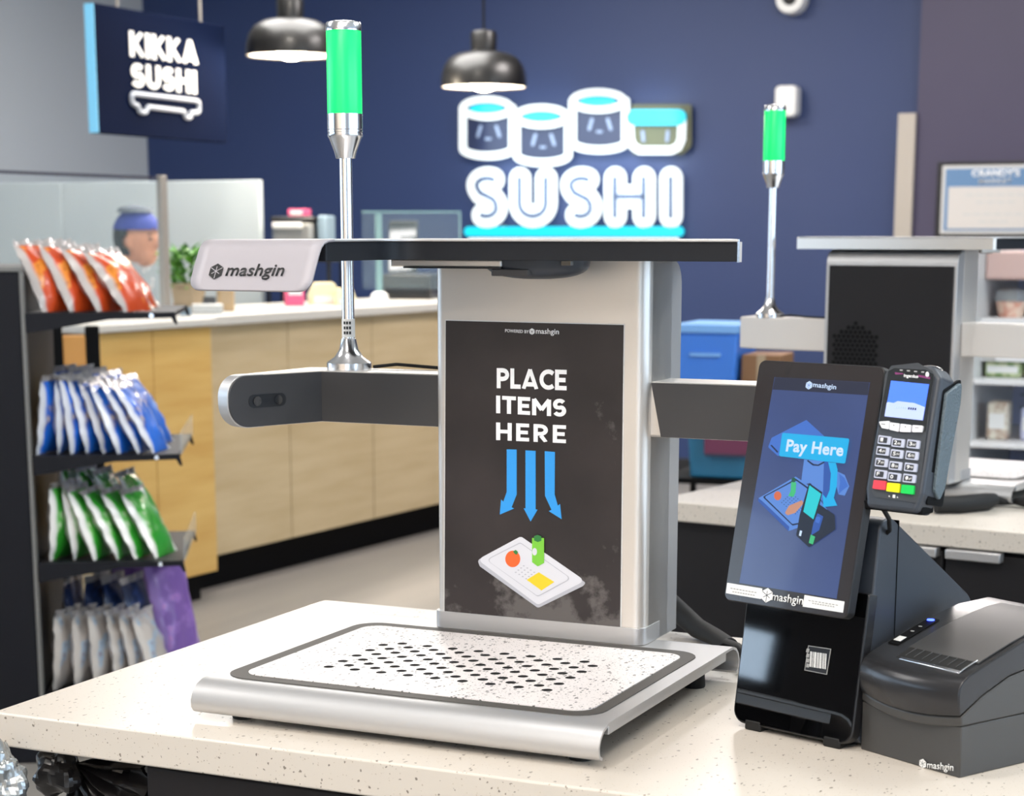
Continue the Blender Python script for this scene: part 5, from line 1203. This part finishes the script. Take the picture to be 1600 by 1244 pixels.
def bag(kind, a, b_, z, lean, yaw, label, group, h=.2, w_=.15, t=.05, seed=0):
    key_ = (kind, seed % 4, h)
    if key_ not in bag_cache: bag_cache[key_] = bag_mesh(seed % 4 + 1, w_, h, t, kind)
    o = bpy.data.objects.new('snack_bag', bag_cache[key_]); C.objects.link(o)
    # local x = width, -y = printed front; printed front turned towards the shelf's open edge
    m = GF.m @ Matrix.Translation((a, b_, z)) @ Matrix.Rotation(R(yaw), 4, 'Z') @ Matrix.Rotation(R(lean), 4, 'X')
    o.matrix_world = m; return tag(o, label, 'snack bag', group)
cnt = ['first', 'second', 'third', 'fourth', 'fifth', 'sixth', 'seventh', 'eighth', 'ninth']
def row(kind, colour, shelf, n_, a0, step, lean, yaw, z, h, t, grp, b0=.085, w_=.15, who='front'):
    for i in range(n_):
        bag(kind, a0 + i * step, b0 + rnd.uniform(-.01, .02), z + .002, lean[i] if isinstance(lean, list) else lean + rnd.uniform(-4, 4), yaw + rnd.uniform(-6, 6),
            '%s chip bag, %s from left in %s row, rack\'s %s shelf' % (colour, cnt[i], who, shelf), grp, h, w_, t, i)
row('b_orange', 'orange and silver', 'top', 4, .085, .071, [-28, -31, -35, -39], 60, SH_[0], .215, .055, 'orange chip bags')
row('b_orange', 'orange and silver', 'top', 3, .12, .09, [-26, -34, -40], 60, SH_[0], .215, .055, 'orange chip bags', b0=.30, who='rear')
row('b_blue', 'blue and white', 'second', 8, .035, .044, [6, 0, -7, -13, -19, -23, -27, -30], 74, SH_[1], .215, .038, 'blue chip bags')
row('b_blue', 'blue and white', 'second', 5, .06, .07, [0, -8, -16, -22, -30], 74, SH_[1], .225, .045, 'blue chip bags', b0=.28, who='rear')
row('b_green', 'green and white', 'third', 6, .055, .058, [2, -8, -20, -26, -28, -30], 74, SH_[2], .215, .045, 'green chip bags')
row('b_green', 'green and white', 'third', 4, .06, .085, [0, -10, -20, -26], 74, SH_[2], .24, .05, 'green chip bags', b0=.29, who='rear')
row('b_grey', 'pale grey', 'bottom', 6, .05, .056, [3, 0, -3, -6, -12, -18], 70, SH_[3], .225, .045, 'pale chip bags')
row('b_navy', 'dark navy', 'bottom', 4, .05, .075, [2, 0, -6, -10], 70, SH_[3], .29, .05, 'dark chip bags', b0=.27, who='rear')
bag('b_purple', .27, .36, SH_[3] + .002, -14, 46, 'purple chip bag at the back of the bottom shelf, partly hidden', 'purple chip bags', .36, .16, .05, 1)
bag('b_purple', .375, .26, SH_[3] + .002, -14, 46, 'large purple chip bag leaning at the open edge of the bottom shelf', 'purple chip bags', .355, .16, .05, 2)
# chair behind the rack
cp_ = at_y(112, 520, 6.3); CH = Frame((cp_.x, 6.3, 0), 20)
chr_ = root('dining_chair', CH.o, 20, 'dark chair with orange wood back seen through the snack rack', 'chair')
M['orange_wood'] = wood('orange_wood', 'E2A45A', 'D29448', 3)
for x in (-.075, .045):
    g = G(); g.box(x, 0, 0, x + .045, .03, 1.17); g.build('back_post', 'matte_black', chr_, bevel=.006)
    g = G(); g.box(x, -.36, 0, x + .03, -.33, .44); g.build('leg', 'matte_black', chr_, bevel=.004)
g = G(); g.box(-.030, .006, .55, .045, .024, 1.14); g.build('backrest', 'orange_wood', chr_, bevel=.004)
g = G(); g.box(-.09, -.37, .44, .11, .035, .475); g.build('seat', 'orange_wood', chr_, bevel=.01)

# ================================================================ BIN AND BAGS UNDER THE COUNTER END
M['liner'] = mat('black_bin_liner', '151314', .28, spec=.6, bump=(30, .3, .004)); M['foil2'] = mat('crumpled_foil', 'A9ADAE', .25, .7, bump=(40, .6, .006))
cxy = KF.i @ on_z(120, 1215, ZC - .06)
bn = root('waste_bin', KF.w(cxy.x, cb0 + .17, -ZC), AX, 'bin with gathered black liner under the left end of the front countertop', 'bin')
x0 = cl.x - cxy.x + .012; x1 = cabx - cxy.x - .008
g = G(); g.up(rrect(x0 + .02, -.10, x1 - .004, .16, .03), 0, .80); g.build('bin_body', 'matte_black', bn, bevel=.004)
# liner: pleats fanning out from a knot
vs = []; nu, nv = 48, 14; W0 = x1 - x0
knot = Vector((x0 + .055, -.125, .852))
for i in range(nu + 1):
    t = i / nu; ang = R(20 - 130 * t)
    for j in range(nv + 1):
        s_ = j / nv; L0 = W0 * 1.05 * s_
        p = knot + Vector((math.cos(ang) * L0, 0, math.sin(ang) * L0))
        p.x = min(p.x, x1 - .004); p.x = max(p.x, x0 + .01); p.z = min(p.z, .868)
        pl_ = math.sin(t * 46 + 2 * noise.noise(Vector((t * 5, s_ * 3, 1)))) * .010 * min(1, s_ * 3) + .012 * noise.noise(Vector((t * 9, s_ * 5, 4)))
        p.y += pl_ - .010 + .02 * (1 - s_); vs.append(p)
fs = [(i * (nv + 1) + j, i * (nv + 1) + j + 1, (i + 1) * (nv + 1) + j + 1, (i + 1) * (nv + 1) + j) for i in range(nu) for j in range(nv)]
g = G(); g.add(vs, fs); o = g.build('bin_liner', 'liner', bn, smooth=60)
def crumple(c, r, seed, n_=20, m_=14):
    g = G(); g.sphere(c, r, n_, m_); 
    for i, v in enumerate(g.v):
        q = Vector(v) - Vector(c); k = 1 + .55 * noise.noise(q * 38 + Vector((seed, 0, 0))) + .16 * noise.noise(q * 110 + Vector((0, seed, 0))); g.v[i] = tuple(Vector(c) + q * k)
    return g
g = crumple((x0 + .045, -.13, .845), (.030, .022, .026), 3, 40, 30); g.build('liner_knot', 'liner', bn, smooth=15)
fp = KF.w(cxy.x, cb0 + .17, -ZC)
g = crumple((0, 0, 0), (.024, .03, .05), 9, 56, 44); o = g.build('crumpled_foil', 'foil2', None, smooth=12)
o.matrix_world = Matrix.Translation(at_y(6, 1226, 2.10)); tag(o, 'crumpled silver foil poking out at the lower left corner under the countertop', 'foil')

# ================================================================ PERSON BEHIND THE SUSHI BAR
M['skin'] = mat('skin', 'C68A6C', .5); M['hair'] = mat('black_hair', '1A1616', .6); M['cap'] = mat('blue_cap', '2C3C96', .7); M['cap_t'] = mat('grey_cap_top', '5E6570', .7); M['jacket'] = mat('white_jacket', 'D8D4D4', .7); M['apron'] = mat('blue_apron', '3048B4', .7); M['trouser'] = mat('dark_trousers', '22242C', .8); M['lip'] = mat('lips', 'A0604F', .5)
hd = at_y(214, 370, 8.45)
PZ = hd.z - .0
PRN = Frame((hd.x - .22, hd.y + .06, 0), -18)     # local x: the way the person faces (to the right in the photo)
ps = root('person', PRN.o, -18, 'person in a blue cap and white jacket bending over the sushi bar behind glass', 'person')
hc = PRN.i @ Vector((hd.x, hd.y, hd.z)); hx, hy, hz = hc.x, hc.y, hc.z - .015
def skin_body():
    V = []; E_ = []; Rr = []
    def add(p, r, par=None):
        V.append(Vector(p)); Rr.append(r); i = len(V) - 1
        if par is not None: E_.append((par, i))
        return i
    pel = add((0, 0, .93), (.13, .16)); wa = add((.03, 0, 1.03), (.115, .145), pel); ch = add((hx - .13, 0, 1.19), (.125, .165), wa)
    up_ = add((hx - .085, hy * .5, 1.28), (.10, .14), ch); nk = add((hx - .035, hy, hz - .13), (.055, .058), up_); hh = add((hx - .01, hy, hz - .03), (.07, .07), nk)
    for s_ in (-1, 1):
        h1 = add((0, s_ * .10, .86), (.095, .095), pel); k1 = add((.03, s_ * .11, .48), (.062, .062), h1); a1 = add((-.01, s_ * .12, .10), (.042, .042), k1); f1 = add((.06, s_ * .125, .045), (.04, .036), a1); add((.17, s_ * .135, .03), (.032, .028), f1)
        s1 = add((hx - .09, s_ * .185, 1.275), (.062, .062), up_); e1 = add((hx - .02, s_ * .235, 1.04), (.043, .043), s1); w1 = add((hx + .17, s_ * .15, .99 + .17), (.027, .030), e1)
        pm = add((hx + .225, s_ * .13, 1.165), (.020, .034), w1)
        for q, (dx, ln) in enumerate(((-.030, .055), (-.010, .068), (.010, .064), (.030, .050))):
            b1 = add((hx + .265, s_ * .13 + dx, 1.168), (.0095, .0095), pm); m1 = add((hx + .265 + ln * .5, s_ * .13 + dx * 1.1, 1.166), (.0085, .0085), b1); add((hx + .262 + ln * .9, s_ * .13 + dx * 1.1, 1.154), (.0075, .0075), m1)
        t1 = add((hx + .215, s_ * .13 - s_ * .045, 1.168), (.011, .011), pm); add((hx + .25, s_ * .13 - s_ * .065, 1.164), (.0085, .0085), t1)
    me = bpy.data.meshes.new('body'); me.from_pydata(V, E_, []); o = bpy.data.objects.new('body', me); C.objects.link(o)
    sk = o.modifiers.new('skin', 'SKIN'); sv = me.skin_vertices[0].data
    for i, r in enumerate(Rr): sv[i].radius = r
    sv[0].use_root = True
    su = o.modifiers.new('sub', 'SUBSURF'); su.levels = 2; su.render_levels = 2
    bpy.context.view_layer.update(); dg = bpy.context.evaluated_depsgraph_get()
    m2 = bpy.data.meshes.new_from_object(o.evaluated_get(dg)); bpy.data.objects.remove(o)
    # head, jaw, nose and ears are added, then everything is fused into one surface
    g = G(); g.add([v.co for v in m2.vertices], [tuple(p.vertices) for p in m2.polygons])
    g.sphere((hx, hy, hz + .015), (.098, .077, .112), 28, 20); g.sphere((hx + .040, hy, hz - .062), (.052, .048, .050), 20, 14)
    g.sphere((hx + .098, hy, hz - .012), (.018, .013, .026), 14, 10); g.sphere((hx + .106, hy, hz - .025), (.013, .015, .011), 14, 10)
    g.sphere((hx + .082, hy, hz - .058), (.017, .026, .012), 14, 10)
    for s_ in (-1, 1): g.sphere((hx - .005, hy + s_ * .078, hz - .005), (.018, .010, .030), 12, 8)
    o = g.build('body', 'skin', ps)
    rm = o.modifiers.new('fuse', 'REMESH'); rm.mode = 'VOXEL'; rm.voxel_size = .0075; rm.use_smooth_shade = True
    sm = o.modifiers.new('smooth', 'SMOOTH'); sm.factor = .6; sm.iterations = 3
    bpy.context.view_layer.update(); m3 = bpy.data.meshes.new_from_object(o.evaluated_get(bpy.context.evaluated_depsgraph_get()))
    o.modifiers.clear(); o.data = m3
    return o
body_o = skin_body()
def garment(name, m, keep, off):
    me = body_o.data; bm = bmesh.new(); bm.from_mesh(me); bm.normal_update()
    bmesh.ops.delete(bm, geom=[f for f in bm.faces if not keep(f.calc_center_median())], context='FACES')
    for v in bm.verts: v.co += v.normal * off
    n2 = bpy.data.meshes.new(name); bm.to_mesh(n2); bm.free(); n2.materials.clear(); n2.materials.append(M[m])
    for p in n2.polygons: p.use_smooth = True; p.material_index = 0
    o = bpy.data.objects.new(name, n2); C.objects.link(o); o.parent = ps; return o
garment('jacket', 'jacket', lambda c: c.z > .86 and c.z < hz - .105 and c.x < hx + .15, .008)
garment('apron', 'apron', lambda c: .55 < c.z < 1.27 and c.x > (.0 if c.z < 1.1 else hx - .10) and abs(c.y) < .13 and c.x < hx + .05, .014)
garment('trousers', 'trouser', lambda c: .09 < c.z <= .92, .009)
garment('shoes', 'matte_black', lambda c: c.z < .09, .008)
garment('hair', 'hair', lambda c: c.z > hz - .06 and c.z < hz + .06 and c.x < hx + .0 and not (abs(c.y - hy) > .083), .010)
garment('cap', 'cap', lambda c: c.z > hz + .045, .014)
g = G(); g.lathe([(.0, .0), (.080, 0), (.070, .020), (.0, .034)], (hx - .004, hy, hz + .118), 28); o = g.build('cap_top', 'cap_t', ps)
for s_ in (-1, 1):
    g = G(); g.sphere((hx + .082, hy + s_ * .031, hz + .006), (.010, .014, .006), 12, 8); g.build('eye', 'ink', ps)
    g = G(); g.tube([(hx + .086, hy + s_ * .016, hz + .024), (hx + .088, hy + s_ * .032, hz + .029), (hx + .078, hy + s_ * .048, hz + .022)], .003, 6); g.build('eyebrow', 'hair', ps)
g = G(); g.tube([(hx + .092, hy - .020, hz - .062), (hx + .099, hy, hz - .060), (hx + .092, hy + .020, hz - .062)], .0045, 6); g.build('mouth', 'lip', ps)
